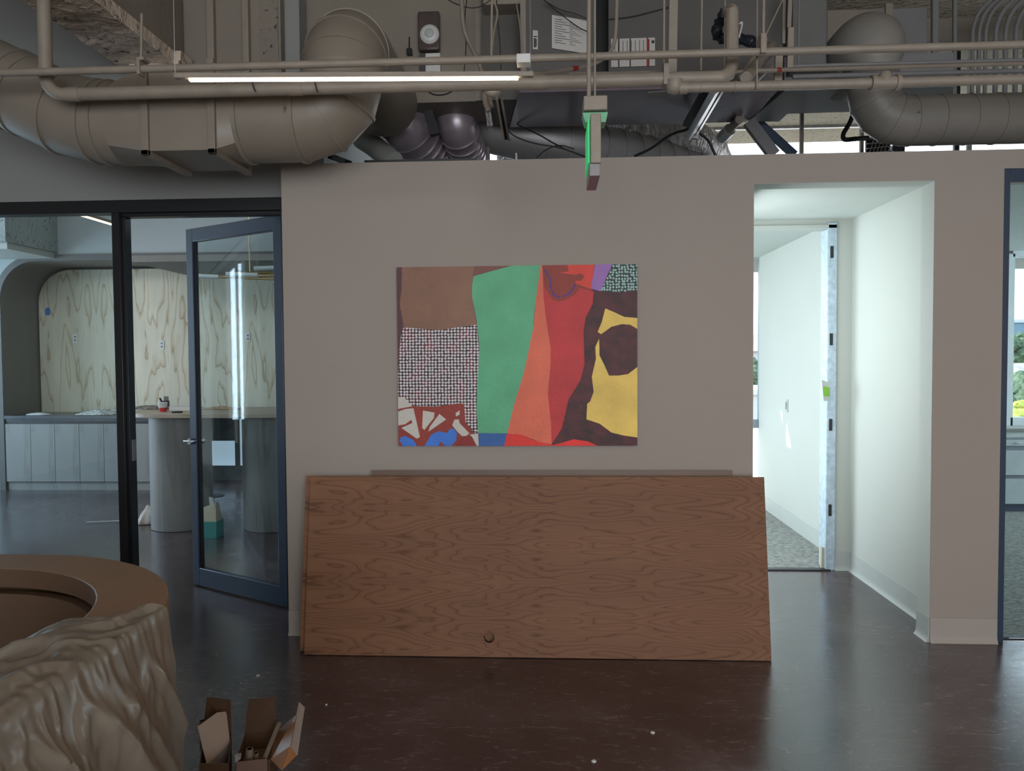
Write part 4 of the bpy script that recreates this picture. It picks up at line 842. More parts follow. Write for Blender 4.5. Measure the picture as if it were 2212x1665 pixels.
# floor things in the kitchen
q = atz(318, 1128)
crumple('canvas_bag', (q.x + 0.02, q.y + 0.08, 0), 0.13, 0.20, 0.20, M_CLOTH, 'slumped white canvas bag on the floor left of the drum leg', 'bag', 8)
q = atz(230, 1128)
MB().bar((q.x - 0.18, q.y - 0.03, 0.006), (q.x + 0.34, q.y + 0.10, 0.006), 0.018, 0.010).build('white_batten', M_PLAST, label='thin white batten lying on the kitchen floor left of the mullion', cat='batten')
q = atz(452, 1164)
tb = thing('bagged_box', 'teal based box holding a cream paper bag, on the floor behind the door glass', 'box', (q.x, q.y + 0.08, 0))
MB().box(q.x - 0.075, q.x + 0.065, q.y, q.y + 0.15, 0, 0.15).build('teal_base', M_TEAL, tb, bevel=0.003)
MB().hexa([(q.x - 0.07, q.y + 0.01, 0.15), (q.x + 0.06, q.y + 0.01, 0.15), (q.x + 0.06, q.y + 0.13, 0.15), (q.x - 0.07, q.y + 0.13, 0.15)], [(q.x - 0.06, q.y + 0.03, 0.27), (q.x + 0.05, q.y + 0.03, 0.31), (q.x + 0.05, q.y + 0.09, 0.31), (q.x - 0.06, q.y + 0.09, 0.27)]).build('paper_bag', M_CREAM, tb)
MB().hexa([(q.x + 0.0, q.y + 0.02, 0.30), (q.x + 0.05, q.y + 0.02, 0.27), (q.x + 0.05, q.y + 0.05, 0.27), (q.x, q.y + 0.05, 0.30)], [(q.x - 0.01, q.y + 0.03, 0.36), (q.x + 0.025, q.y + 0.03, 0.35), (q.x + 0.025, q.y + 0.05, 0.35), (q.x - 0.01, q.y + 0.05, 0.36)]).build('tissue_tuft', M_PLAST, tb)
q = atz(457, 1071)
MB().lathe((q.x, q.y, 0), [(0.14, 0), (0.14, 0.004), (0.12, 0.007), (0.01, 0.007)], 32).build('floor_plate', M_BLACK, label='round dark floor plate set in the kitchen floor near the low white panes', cat='floor plate')
# kitchen ceiling bits
q = at(0, 500, 8.2)
kb = MB(); q0, q1 = at(64, 455, 8.4), at(64, 533, 8.4)
struct('trim_5', MB().box(-9, q0.x, 8.0, 8.88, q1.z, SLAB), M_FIREPK)
q2 = at(62, 547, 8.4)
struct('trim_6', MB().box(-9, q0.x - 0.02, 8.05, 8.88, q2.z, q1.z), M_WHITE)
ll = thing('linear_lamp', 'slim glowing linear lamp hanging in the kitchen, seen above the left pane', 'lamp', at(190, 470, 6.5))
p0, p1 = at(138, 454, 6.2), at(262, 491, 6.2)
z_ = p0.z; p1 = atz(262, 491, z_)
MB().bar(p0 + Vector((0, 0, .02)), p1 + Vector((0, 0, .02)), 0.03, 0.025).build('housing', M_PIPE, ll); MB().bar(p0, p1, 0.022, 0.012).build('diffuser', M_LED2, ll)
g = MB(); g.tube([p0 + Vector((0, 0, .03)), Vector((p0.x, p0.y, SLAB))], 0.002, 5); g.tube([p1 + Vector((0, 0, .03)), Vector((p1.x, p1.y, SLAB))], 0.002, 5); g.build('hanging_wire', M_METAL, ll)
pd = thing('brass_pendant', 'brass multi-rod pendant wrapped in clear film over the island, seen through the door glass', 'lamp', at(520, 592, 6.9))
for (a, b, c, d, mt_) in ((425, 596, 600, 603, 1), (500, 590, 600, 588, 1), (480, 598, 640, 592, 1)):
    A, B_ = at(a, b, 6.8), at(c, d, 7.0)
    MB().tube([A, B_], 0.012, 10).build('rod', M_BRASS, pd)
for (a, b, c, d) in ((426, 596, 472, 598), (488, 592, 556, 594), (548, 580, 600, 578)):
    MB().tube([at(a, b, 6.78), at(c, d, 6.83)], 0.020, 12).build('film_wrap', mat('pale_film', (0.6, 0.65, 0.65), 0.2), pd)
A = at(540, 592, 6.9); MB().tube([A, (A.x, A.y, SLAB)], 0.006, 8).build('stem', M_BRASS, pd)

# ================================================================== CEILING SERVICES
# structure: sprayed beam, concrete panel, dark beam across the rear
bz = at(340, 158, 4.45).z; bx_0, bx_1 = at(282, 158, 4.45).x, at(402, 158, 4.45).x
def rough_box(x0, x1, y0, y1, z0, z1, amp, seed):
    mb = MB(); nx, ny = 10, 90; vs = []; fs = []
    for i in range(ny + 1):
        y = y0 + (y1 - y0) * i / ny; ring_ = []
        prof = [(x0, z1), (x0, (z0 + z1) / 2)] + [(x0 + (x1 - x0) * k / nx, z0) for k in range(nx + 1)] + [(x1, (z0 + z1) / 2), (x1, z1)]
        for (x, z) in prof:
            d = amp * noise.noise(Vector((x * 14, y * 14, z * 14 + seed))) if z < z1 else 0
            d2 = amp * noise.noise(Vector((x * 11, y * 11, z * 11 + seed + 9))) if z < z1 else 0
            vs.append((x + d2 * 0.7, y, z + d))
    n = nx + 5
    for i in range(ny):
        for j in range(n - 1): fs.append((i * n + j, i * n + j + 1, (i + 1) * n + j + 1, (i + 1) * n + j))
    fs += [tuple(range(n)), tuple(ny * n + j for j in range(n))]
    return mb.add(vs, fs)
struct('trim_7', rough_box(bx_0, bx_1, 1.2, 4.44, bz, bz + 0.07, 0.016, 3), M_FIREP)
struct('trim_13', MB().box(bx_0 + 0.01, bx_1 - 0.01, 1.2, 4.44, bz + 0.06, SLAB), M_CONC)
crA, crB = at(300, 150, 4.40), at(410, 190, 4.40)
struct('trim_8', rough_box(crA.x, crB.x, 4.30, 4.54, crB.z, crA.z + 0.06, 0.02, 8), M_FIREP)
cpx0, cpx1 = at(382, 60, 4.47).x, at(606, 60, 4.47).x
struct('trim_9', MB().box(cpx0, cpx1, 4.47, 4.54, at(450, 200, 4.47).z, SLAB), M_CONC)
# dark cross beam over the rear room, its underside in shade
struct('trim_10', MB().box(1.7, 7.5, 5.62, 5.68, at(2100, 88, 5.62).z, SLAB), M_CONC)

for xx, w_ in ((455, 0.045), (531, 0.040)):
    a = at(xx, 100, 4.44); g = MB(); g.box(a.x - w_ / 2, a.x + w_ / 2, 4.43, 4.468, at(xx, 185, 4.44).z, SLAB)
    g.build('wall_raceway', M_PIPE, label='broad flat raceway running up the concrete panel left of the round riser' if xx < 500 else 'second flat raceway up the concrete panel, nearer the round riser', cat='raceway', bevel=0.006)
struct('trim_12', MB().box(at(560, 60, 4.46).x, at(600, 60, 4.46).x, 4.462, 4.47, at(450, 200, 4.47).z, SLAB), M_PITTED)
# left big duct
DR = 0.20
DY = 3.75
def P(x, y, Y=DY): return at(x, y, Y)
bd = thing('round_duct', 'large beige painted duct with segmented elbows in the upper left, rising beside the long lamp', 'duct', P(500, 270))
cz = P(560, 262).z
xs_e = P(652, 262).x                     # start of the right elbow
rx_c = P(741, 150).x                     # riser centre line
rad = rx_c - xs_e
g = MB(); path = [Vector((P(535, 262).x, DY, cz)), Vector((xs_e, DY, cz))]
g.tube(path, DR, 44, False); g.build('straight_run', M_DUCT, bd)
g = MB(); ep = arc((xs_e, DY, cz + rad), rad, -90, 0, 3); g.tube([ep[0] - Vector((.02, 0, 0))] + ep + [ep[-1] + Vector((0, 0, .02))], DR, 44, False)
for v_ in g.v: pass
el = g.build('elbow', M_DUCT, bd)
g = MB()
for i in range(1, len(ep) - 1):
    d = (ep[i + 1] - ep[i - 1]); g.ring(ep[i], d, DR + 0.001, 0.014, 0.004, 44)
g.build('elbow_seam', M_DUCT, el)
z_top = P(760, 176).z; rr2 = 0.205
g = MB(); g.tube([Vector((rx_c, DY, cz + rad)), Vector((rx_c, DY, z_top))], DR, 44, False)
g.build('riser', M_DUCT, bd)
g = MB(); e2 = arc((rx_c, DY + rr2, z_top), rr2, 180, 90, 4, 'YZ'); g.tube([e2[0] - Vector((0, 0, .02))] + e2 + [e2[-1] + Vector((0, 0.75, 0))], DR, 44, False); el2 = g.build('elbow', M_DUCT, bd)
g = MB()
for i in (1, 2, 3): g.ring(e2[i], e2[i + 1] - e2[i - 1], DR + 0.001, 0.012, 0.004, 44)
g.build('elbow_seam', M_DUCT, el2)
for xx in (538, 655): q = P(xx, 262); MB().ring((q.x, DY, cz), (1, 0, 0), DR + 0.001, 0.02, 0.007, 44).build('collar', M_DUCT, bd)
# square section with flanges
bxa, bxb = P(312, 262, 3.55).x, P(458, 262, 3.55).x
zb = P(380, 325, 3.55).z; zt = cz + 0.21
MB().box(bxa, bxb, 3.55, 3.95, zb, zt).build('square_section', M_DUCT, bd, bevel=0.003)
for xx in (bxa + 0.005, bxb):
    g = MB(); g.box(xx - 0.015, xx + 0.020, 3.53, 3.97, zb - 0.022, zb + 0.002); g.box(xx - 0.015, xx + 0.020, 3.53, 3.55, zb - 0.022, zt + 0.02); g.box(xx - 0.015, xx + 0.02, 3.95, 3.97, zb, zt + 0.02)
    g.build('flange', M_DUCT, bd, bevel=0.002)
def transition(xsq, xrd, seg=48):
    mb = MB(); vs = []; fs = []
    for k in range(seg):
        t = 2 * math.pi * k / seg + math.pi / 4; c, s_ = math.cos(t), math.sin(t); m_ = max(abs(c), abs(s_))
        vs.append((xsq, 3.75 + 0.2 * c / m_, (zb + zt) / 2 + (zt - zb) / 2 * s_ / m_))
    for k in range(seg):
        t = 2 * math.pi * k / seg + math.pi / 4; vs.append((xrd, DY + DR * math.cos(t), cz + DR * math.sin(t)))
    fs = [(k, (k + 1) % seg, seg + (k + 1) % seg, seg + k) for k in range(seg)]
    return mb.add(vs, fs)
transition(bxb, P(535, 262).x).build('transition', M_DUCT, bd); xl_r = P(268, 262).x; transition(bxa, xl_r).build('transition', M_DUCT, bd)
lp = [Vector((xl_r + 0.02, DY, cz)), Vector((xl_r - 0.005, DY, cz)), P(215, 264), P(140, 245), P(60, 208), P(-80, 143)]
for v_ in lp: v_.y = DY
MB().tube(lp, DR, 44, False).build('left_elbow', M_DUCT, bd)
g = MB()
for a, b in ((1, .5), (2, 0), (3, 0), (4, 0), (4, .18)):
    c = lp[a].lerp(lp[a + 1], b) if a + 1 < len(lp) else lp[a]; pr, nx = lp[max(0, a - 1)] if b == 0 else lp[a], lp[a + 1]
    g.ring(c, nx - pr, DR + 0.001, 0.018, 0.006, 44)
g.build('elbow_seam', M_DUCT, bd)

# painted plenum box with smoke detector
pbx0, pbx1 = at(600, 200, 4.7).x, at(1046, 200, 4.7).x; pz = at(900, 222, 4.7).z
py1 = pz
YB2 = 4.7
while atz(900, 265, pz).y > YB2 + 0.01 and YB2 < 5.6: YB2 += 0.02
plen = thing('duct_plenum', 'wide beige painted duct box behind the round riser, carrying the smoke detector', 'duct', ((pbx0 + pbx1) / 2, 4.7, pz))
MB().prism([(pbx0, 4.7), (pbx1 - 0.02, 4.7), (pbx1 + 0.05, YB2), (pbx0, YB2)], 'Z', pz, SLAB - 0.02).build('box', M_DUCT, plen, bevel=0.003)
MB().box(pbx1 - 0.05, pbx1, 4.685, 4.70, pz, SLAB - 0.02).build('corner_flange', M_PIPE, plen)
a_, b_ = at(905, 32, 4.69), at(952, 114, 4.69)
sd = thing('duct_smoke_detector', 'duct smoke detector with clear brown cover and round white sensor, on the beige duct box', 'smoke detector', ((a_.x + b_.x) / 2, 4.65, b_.z))
MB().box(a_.x, b_.x, 4.64, 4.70, b_.z, a_.z).build('housing', mat('smoky_cover', (0.085, 0.065, 0.06), 0.2, var=0.2), sd, bevel=0.01)
cc = at(928, 74, 4.64)
MB().lathe((cc.x, 4.62, cc.z), [(0.030, 0.0), (0.048, 0.006), (0.058, 0.018), (0.058, 0.022)], 28, axis='Y').build('sensor_head', M_PLAST, sd)
MB().lathe((cc.x, 4.612, cc.z), [(0.022, 0.0), (0.028, 0.004), (0.028, 0.010)], 24, axis='Y').build('sensor_cap', M_WBASE, sd)
a_, b_ = at(919, 116, 4.66), at(952, 178, 4.66)
MB().box(a_.x, b_.x, 4.65, 4.70, b_.z, a_.z).build('wiring_box', M_PLAST, sd, bevel=0.004)
a_, b_ = at(906, 116, 4.67), at(919, 178, 4.67); MB().box(a_.x, b_.x, 4.665, 4.70, b_.z, a_.z).build('lower_cover', M_DARKMET, sd)
a_, b_ = at(880, 108, 4.69), at(891, 120, 4.69); g = MB().box(a_.x, b_.x, 4.66, 4.70, b_.z, a_.z); g.tube([at(884, 80, 4.69), at(884, 110, 4.69)], 0.004, 6)
g.build('test_probe', M_BLACK, label='small black probe on the beige duct box left of the smoke detector', cat='probe')

# air handler
ax0, ax1 = at(1132, 100, 4.47).x, at(1692, 100, 4.47).x; az = at(1400, 193, 4.47).z
ab = 4.47
while atz(1400, 268, az).y > ab + 0.01 and ab < 5.8: ab += 0.02
ahu = thing('air_handler', 'dark grey air handling unit hanging at the ceiling, labels on its front', 'air handler', ((ax0 + ax1) / 2, 4.8, az))
blc = atz(1100, 269, az); brc = atz(1612, 263, az)
MB().add([(ax0 - 0.03, 4.47, az), (ax1, 4.47, az), (brc.x, ab, az), (blc.x, ab, az), (ax0 - 0.03, 4.47, az + .012), (ax1, 4.47, az + .012), (brc.x, ab, az + .012), (blc.x, ab, az + .012)],
         [(0, 1, 2, 3), (4, 5, 6, 7), (0, 1, 5, 4), (1, 2, 6, 5), (2, 3, 7, 6), (3, 0, 4, 7)], 0, False).build('underside', M_AHUB, ahu)
g1, g2 = at(1285, 80, 4.47).x, at(1314, 80, 4.47).x
MB().box(ax0, g1, 4.47, ab - 0.02, az + 0.012, SLAB - 0.03).build('casing', M_AHU, ahu, bevel=0.004)
MB().box(g2, ax1, 4.47, ab - 0.02, az + 0.012, SLAB - 0.03).build('casing', M_AHU, ahu, bevel=0.004)
MB().box(g1, g2, 4.60, ab - 0.02, az + 0.012, SLAB - 0.03).build('gap_cover', M_BLACK, ahu)
MB().box(at(1040, 80, 4.62).x, ax0 - 0.01, 4.62, ab - 0.02, az + 0.012, SLAB - 0.03).build('side_casing', mat('side_casing_grey', (0.10, 0.09, 0.08), 0.5), ahu)
MB().box(ax0 - 0.02, ax0 + 0.012, 4.455, 4.475, az + 0.012, SLAB - 0.03).build('corner_post', M_PIPE, ahu)
MB().box(at(1045, 5, 4.5).x, ax0, 4.48, 4.62, at(1080, 9, 4.48).z, SLAB - 0.02).build('top_flange', M_PIPE, ahu)
def decal(x0, y0, x1, y1, Y, m_, parent, name='label_sheet', bars=(), tilt=0):
    a, b, c, d = at(x0, y0, Y), at(x1, y0 + tilt, Y), at(x1, y1 + tilt, Y), at(x0, y1, Y); o = Vector((0, 0.003, 0))
    e = MB().hexa([a, b, c, d], [a + o, b + o, c + o, d + o]).build(name, m_, parent)
    if bars:
        g = MB()
        for (u0, v0, u1, v1) in bars:
            q = [a.lerp(b, u).lerp(d.lerp(c, u), v) - Vector((0, 0.001, 0)) for u, v in ((u0, v0), (u1, v0), (u1, v1), (u0, v1))]; g.hexa(q, [r + Vector((0, 0.001, 0)) for r in q])
        g.build('printing', M_INK, e)
rb = lambda n, s: [(0.08 + 0.84 * k / n, 0.08, 0.08 + 0.84 * k / n + 0.012, 0.08 + 0.8 * random.Random(s + k).uniform(.4, 1)) for k in range(n)]
decal(1151, 65, 1162, 106, 4.463, M_PAPER, ahu, bars=[(.15, .3, .85, .36), (.2, .42, .6, .9), (.65, .45, .8, .85)], tilt=1)
decal(1192, 32, 1268, 104, 4.460, M_PAPER, ahu, bars=[(0.08, .1 + .07 * k, .3 + .1 * (k % 3), .115 + .07 * k) for k in range(11)] + [(0.5, .15 + .05 * k, .6 + .08 * (k % 4), .16 + .05 * k) for k in range(14)], tilt=12)
decal(1320, 84, 1415, 145, 4.460, M_PAPER, ahu, bars=[(0.16, 0, 0.19, 1), (0.42, 0, 0.45, 1), (0.81, 0, 0.84, 1), (0.92, 0.1, 0.985, 0.2)] + rb(9, 3) , tilt=-3)
decal(1397, 84, 1403, 143, 4.4585, M_REDTAPE, ahu, 'red_stripe', tilt=0)
p_ = [atz(x, y, az - 0.002) for x, y in ((1400, 200), (1447, 196), (1440, 208), (1396, 212))]
MB().hexa(p_, [v_ + Vector((0, 0, 0.002)) for v_ in p_]).build('underside_label', M_PAPER, ahu)
# grey duct box to its right
tz = az + 0.02
ZG_ = 0.20
tr = thing('grey_duct', 'grey duct box running right from the air handler, its corner cut off underneath', 'duct', at(1800, 200, 4.6))
pp = [atz(1694, 197, tz), atz(2060, 188, tz), atz(2060, 238, tz), atz(1835, 242, tz), atz(1702, 246, tz), atz(1684, 263, tz), atz(1616, 263, tz)]
MB().hexa(pp, [v_ + Vector((0, 0, ZG_)) for v_ in pp]).build('box', M_GREYD, tr, bevel=0.003)
MB().box(at(1712, 80, 4.5).x, at(1786, 80, 4.5).x, 4.5, 4.9, at(1750, 150, 4.5).z, SLAB - 0.02).build('upright_section', mat('grey_green_metal', (0.13, 0.13, 0.125), 0.5), tr, bevel=0.003)
# second unit at right: plates and domed collar
u2 = thing('duct_plenum', 'square beige duct box at the upper right behind the pipes', 'duct', at(1900, 100, 5.2))
a_, b_ = at(1787, 20, 5.2), at(2006, 170, 5.2)
MB().box(a_.x, at(1925, 20, 5.2).x, 5.2, 5.6, b_.z, at(1850, 20, 5.2).z).build('box', M_DUCT, u2, bevel=0.003)
MB().box(at(1924, 20, 5.15).x, at(2004, 20, 5.15).x, 5.15, 5.6, at(1960, 135, 5.15).z, at(1960, 17, 5.15).z).build('grey_section', M_GREYD, u2, bevel=0.003)

# right round duct
RY = 4.34; RD = 0.133
rc = at(2100, 258, RY); rz = rc.z
rd = thing('round_duct', 'beige round duct with a segmented elbow above the doorway at the right', 'duct', rc)
elx = at(1885, 258, RY).x; rr = 0.02
xr0 = at(1955, 258, RY).x; rad = xr0 - elx
g = MB(); g.tube([Vector((5.0, RY, rz)), Vector((xr0, RY, rz))], RD, 40, False); g.build('straight_run', M_DUCTG, rd)
ep = arc((xr0, RY, rz + rad), rad, 270, 180, 4); g = MB(); g.tube([ep[0] + Vector((.02, 0, 0))] + ep + [ep[-1] + Vector((0, 0, .02))], RD, 40, False); e_ = g.build('elbow', M_DUCTG, rd)
for i in range(1, 4): MB().ring(ep[i], ep[i + 1] - ep[i - 1], RD + 0.001, 0.010, 0.003, 40).build('elbow_seam', M_DUCTG, e_)
for xx in (1965, 2022, 2088, 2148): q = at(xx, 258, RY); MB().ring((q.x, RY, rz), (1, 0.05, 0), RD + 0.001, 0.008, 0.0025, 40).build('duct_seam', M_DUCTG, rd)
MB().tube([ep[-1], Vector((elx, RY, at(1885, 140, RY).z))], RD, 40, False).build('riser', M_DUCTG, rd)
zt2 = at(1885, 140, RY).z; e3 = arc((elx, RY + 0.13, zt2), 0.13, 180, 90, 5, 'YZ')
MB().tube([e3[0] - Vector((0, 0, .02))] + e3 + [e3[-1] + Vector((0, 0.30, 0))], [RD * k for k in (1, 1, 1.2, 1.32, 1.4, 1.4, 1.4, 1.4)], 40, False).build('upper_elbow', M_DUCTG, rd)

# pipes ------------------------------------------------------------
PYB = 3.40
def pipe(name, pts, r, m_, label, cat='pipe', group=None, seg=14, parts=None):
    t = thing(name, label, cat, Vector(pts[0]), group)
    MB().tube(pts, r, seg).build('run', m_, t); return t
zA = at(1106, 127, 3.3).z
pipe('sprinkler_pipe', [(-3.2, 3.3, zA), (2.6, 3.3, zA)], 0.0165, M_PIPE, 'thin beige sprinkler pipe, the highest of those crossing the whole width')
# main pipe B
zB = at(650, 191, PYB).z; xv = at(98, 110, PYB).x; ra = 0.085
tB = thing('sprinkler_main', 'thick beige sprinkler main bending down from the upper left and running right below the lamp', 'pipe', (xv, PYB, zB))
ptsB = [Vector((xv, PYB, SLAB - 0.004)), Vector((xv, PYB, zB + ra))] + arc((xv + ra, PYB, zB + ra), ra, 180, 270, 8)[1:] + [Vector((at(1560, 165, PYB).x, PYB, zB))]
MB().tube(ptsB, 0.029, 18).build('run', M_PIPE, tB)
xe = at(1560, 165, PYB).x; 
MB().tube([Vector((xe - 0.01, PYB, zB))] + arc((xe, PYB + 0.08, zB), 0.08, 180, 270, 4, 'YZ')[:1] + [Vector((xe + 0.03, PYB + 0.01, zB + 0.02)), Vector((at(1581, 140, PYB + .05).x, PYB + 0.05, zB + 0.07)), Vector((at(1581, 60, PYB + .05).x, PYB + 0.05, at(1581, 28, PYB + .05).z)), Vector((at(1581, 60, PYB + .05).x, PYB + 0.12, at(1581, 10, PYB + .05).z))], 0.029, 18).build('end_riser', M_PIPE, tB)
for xx in (160, 640, 1162):
    q = at(xx, 200, PYB); MB().tube([(q.x - 0.03, PYB, zB), (q.x + 0.03, PYB, zB)], 0.032, 18).build('coupling', M_PIPE, tB)
q = at(98, 162, PYB); MB().tube([(xv, PYB, q.z - .01), (xv, PYB, q.z + 0.03)], 0.033, 18).build('coupling', M_PIPE, tB)
q = at(1437, 165, PYB); MB().box(q.x - 0.011, q.x + 0.011, PYB - 0.036, PYB + 0.03, zB - 0.034, zB + 0.055).build('clamp', M_PIPE, tB)
# pipe C with tee
zC = at(1700, 184, PYB - 0.02).z
tC = thing('sprinkler_branch', 'lowest beige branch pipe leaving the main at a tee and running right past a fitting', 'pipe', (0.8, PYB, zC))
xs0 = at(1462, 188, PYB - .02).x
MB().tube([(xs0, PYB - 0.02, zC), (2.7, PYB - 0.02, zC)], 0.0205, 16).build('run', M_PIPE, tC)
q = at(1455, 183, PYB); MB().lathe((q.x, PYB - 0.02, zC - 0.026), [(0.012, 0), (0.030, 0.012), (0.036, 0.03), (0.036, 0.06)], 20).build('elbow_cup', M_PIPE, tC); MB().tube([(q.x + 0.02, PYB - .02, zC), (q.x + 0.055, PYB - .02, zC)], 0.026, 16).build('coupling', M_PIPE, tC)
q = at(1912, 172, PYB - .02); g = MB(); g.tube([(q.x - 0.055, PYB - .02, zC), (q.x + 0.055, PYB - .02, zC)], 0.027, 16); g.tube([(q.x - 0.06, PYB - .02, zC), (q.x - 0.042, PYB - .02, zC)], 0.033, 16); g.tube([(q.x + 0.042, PYB - .02, zC), (q.x + 0.06, PYB - .02, zC)], 0.033, 16); g.lathe((q.x, PYB - .02, zC), [(0.028, 0), (0.026, 0.035), (0.018, 0.045)], 16)
g.build('tee_fitting', M_PIPE, tC)
for xx in (1513, 1588): q = at(xx, 188, PYB - .02); MB().ring((q.x, PYB - .02, zC), (1, 0, 0), 0.021, 0.006, 0.002, 16).build('joint', M_PIPE, tC)
zD = at(1800, 148, 3.5).z
tD = pipe('conduit', [at(1556, 158, 3.5), (at(1640, 153, 3.5).x, 3.5, zD), (2.75, 3.5, zD)], 0.0095, M_PIPE, 'thin beige conduit with a red band running right between the two thicker pipes')
q = at(1683, 149, 3.5); MB().tube([(q.x - 0.010, 3.5, zD), (q.x + 0.010, 3.5, zD)], 0.0105, 12).build('red_band', M_REDTAPE, tD)
zE = at(1900, 161, 3.9).z
pipe('conduit', [(at(1712, 168, 3.9).x, 3.9, zE), (3.1, 3.9, zE)], 0.012, M_GREYD, 'grey conduit running right just above the lowest branch pipe')
zG = at(1900, 138, 4.1).z
pipe('conduit', [(at(1712, 136, 4.1).x, 4.1, zG), (3.2, 4.1, zG)], 0.010, M_GREYD, 'grey conduit furthest back of those at the upper right')

# linear pendant lamp
LY = 2.7
a_, b_ = at(378, 168.5, LY), at(1152, 164.5, LY); b_ = atz(1152, 164.5, a_.z)
lamp1 = thing('linear_pendant', 'long slim pendant lamp glowing warm white in front of the pipes', 'lamp', (a_ + b_) / 2)
MB().bar(a_ + Vector((0, 0, 0.006)), b_ + Vector((0, 0, 0.006)), 0.024, 0.018).build('housing', M_PIPE, lamp1, bevel=0.002)
dv_ = (b_ - a_); g0, g1 = a_ + dv_ * 0.040, a_ + dv_ * 0.958
MB().bar(g0 - Vector((0, 0, 0.008)), g1 - Vector((0, 0, 0.008)), 0.016, 0.009).build('diffuser', M_LED, lamp1, bevel=0.003)
g = MB(); g.tube([a_ + Vector((0.001, 0, 0.014)), Vector((a_.x, a_.y, SLAB))], 0.0012, 5); g.tube([b_ + Vector((-0.01, 0, 0.014)), Vector((b_.x - 0.01, b_.y, SLAB))], 0.0012, 5); g.build('hanging_wire', M_METAL, lamp1)
q = at(1130, 150, LY); MB().box(q.x - 0.022, q.x + 0.026, LY - 0.02, LY + 0.03, a_.z + 0.014, a_.z + 0.045).build('driver_box', M_PLAST, lamp1, bevel=0.002)
# hangers and uprights: (x top, y top, x bottom, y bottom, Y, radius, material, label)
V = [(1069, 0, 1061, 130, 3.6, .006, M_PIPE, 'thin beige conduit dropping at the left corner of the air handler'),
     (1132, 0, 1132, 120, 4.44, .007, M_PIPE, None),
     (1275, -10, 1272, 212, 3.0, .0085, M_PIPE, 'left and thicker of the two rods carrying the exit sign'),
     (1287, -10, 1285, 212, 3.0, .0045, M_PIPE, 'right and thinner of the two rods carrying the exit sign'),
     (1436, 0, 1434, 156, 3.45, .0055, M_PIPE, 'thin hanger rod left of the flat strut on the air handler front'),
     (1521, 0, 1514, 152, 3.6, .0048, M_PIPE, 'thin rod hanging alone before the dark casing, left of the capped pipe'),
     (1568, 0, 1565, 150, 3.7, .004, M_PIPE, 'slim rod hanging just left of the capped white pipe'),
     (1636, 0, 1635, 192, 3.35, .0042, M_PIPE, 'long thin rod right of the capped pipe reaching the lowest branch pipe'),
     (1653, 0, 1649, 78, 3.3, .0065, M_PIPE, 'hanger rod ending in the clamp on the highest sprinkler pipe'),
     (1727, 0, 1725, 142, 4.2, .006, M_GREYD, 'grey upright conduit at the left edge of the grey duct'),
     (306, 30, 305, 125, 3.3, .0055, M_PIPE, 'short hanger rod under the rough beam holding the highest sprinkler pipe')]
for (x0, y0, x1, y1, Y, r, m_, lb) in V:
    if lb is None: continue
    a, b = at(x0, y0, Y), at(x1, y1, Y)
    MB().tube([Vector((a.x, Y, max(a.z, SLAB - 0.02) if y0 <= 0 else SLAB - 0.02)) if x0 != 306 else Vector((a.x, Y, a.z)), b], r, 10).build('hanger_rod', m_, label=lb, cat='rod')
g = thing('pipe_clamp', 'beige clamp gripping the highest sprinkler pipe right of the capped white pipe', 'clamp', at(1650, 90, 3.3))
a, b = at(1643, 72, 3.28), at(1656, 112, 3.28); MB().box(a.x, b.x, 3.275, 3.325, b.z, a.z).build('bracket', M_PIPE, g, bevel=0.003); q = at(1648, 112, 3.28); MB().box(q.x - .01, q.x + .012, 3.27, 3.33, q.z - .006, q.z + .005).build('lower_lip', M_PIPE, g)
g = thing('pipe_clamp', 'beige clamp under the rough beam at the left, gripping the highest sprinkler pipe', 'clamp', at(302, 140, 3.3))
a, b = at(295, 124, 3.28), at(312, 160, 3.28); MB().box(a.x, a.x + 0.014, 3.275, 3.325, b.z, a.z).build('bracket', M_PIPE, g, bevel=0.002); MB().box(a.x + .014, b.x, 3.275, 3.325, a.z - .012, a.z).build('upper_lip', M_PIPE, g)
def flat(x0, y0, x1, y1, Y, w, m_, label, name='strut', d=0.02):
    a, b = at(x0, y0, Y), at(x1, y1, Y); MB().bar(a, b, w, d, up=(0, 1, 0)).build(name, m_, label=label, cat='strut', bevel=0.002)
flat(1455, -20, 1452, 158, 3.7, 0.041, M_PIPE, 'broad flat beige strut hanging before the air handler')
flat(1694, -20, 1692, 95, 4.3, 0.018, M_DUCT, 'perforated angle strut at the right end of the air handler')
flat(1707, -20, 1704, 60, 4.25, 0.022, M_PIPE, 'plain beige strut right of the perforated angle')
flat(1708, 60, 1706, 150, 3.95, 0.030, M_PIPE, 'lower thicker end of the beige strut, right of the perforated angle')
flat(1683, 105, 1680, 180, 3.6, 0.034, M_PIPE, 'stubby beige strut behind the red banded conduit')
MB().tube([at(1695, -10, 3.3), at(1656, 72, 3.3)], 0.0025, 6).build('sway_wire', M_PIPE, label='thin diagonal wire running up from the pipe clamp', cat='wire')
MB().tube([at(1655, 86, 3.9), at(1600, 165, 3.5)], 0.010, 10).build('diagonal_conduit', M_PIPE, label='thin diagonal conduit dropping left from behind the pipe clamp', cat='conduit')
MB().tube([at(1668, 100, 4.2), at(1640, 132, 3.75), at(1612, 168, 3.4)], 0.026, 12).build('diagonal_pipe', M_PIPE, label='short diagonal pipe between the clamp and the branch pipe', cat='pipe')
MB().tube([at(1672, 128, 4.0), at(1630, 168, 3.6)], 0.024, 12).build('diagonal_pipe', M_GREYD, label='grey diagonal pipe stub just below the beige diagonal one', cat='pipe')
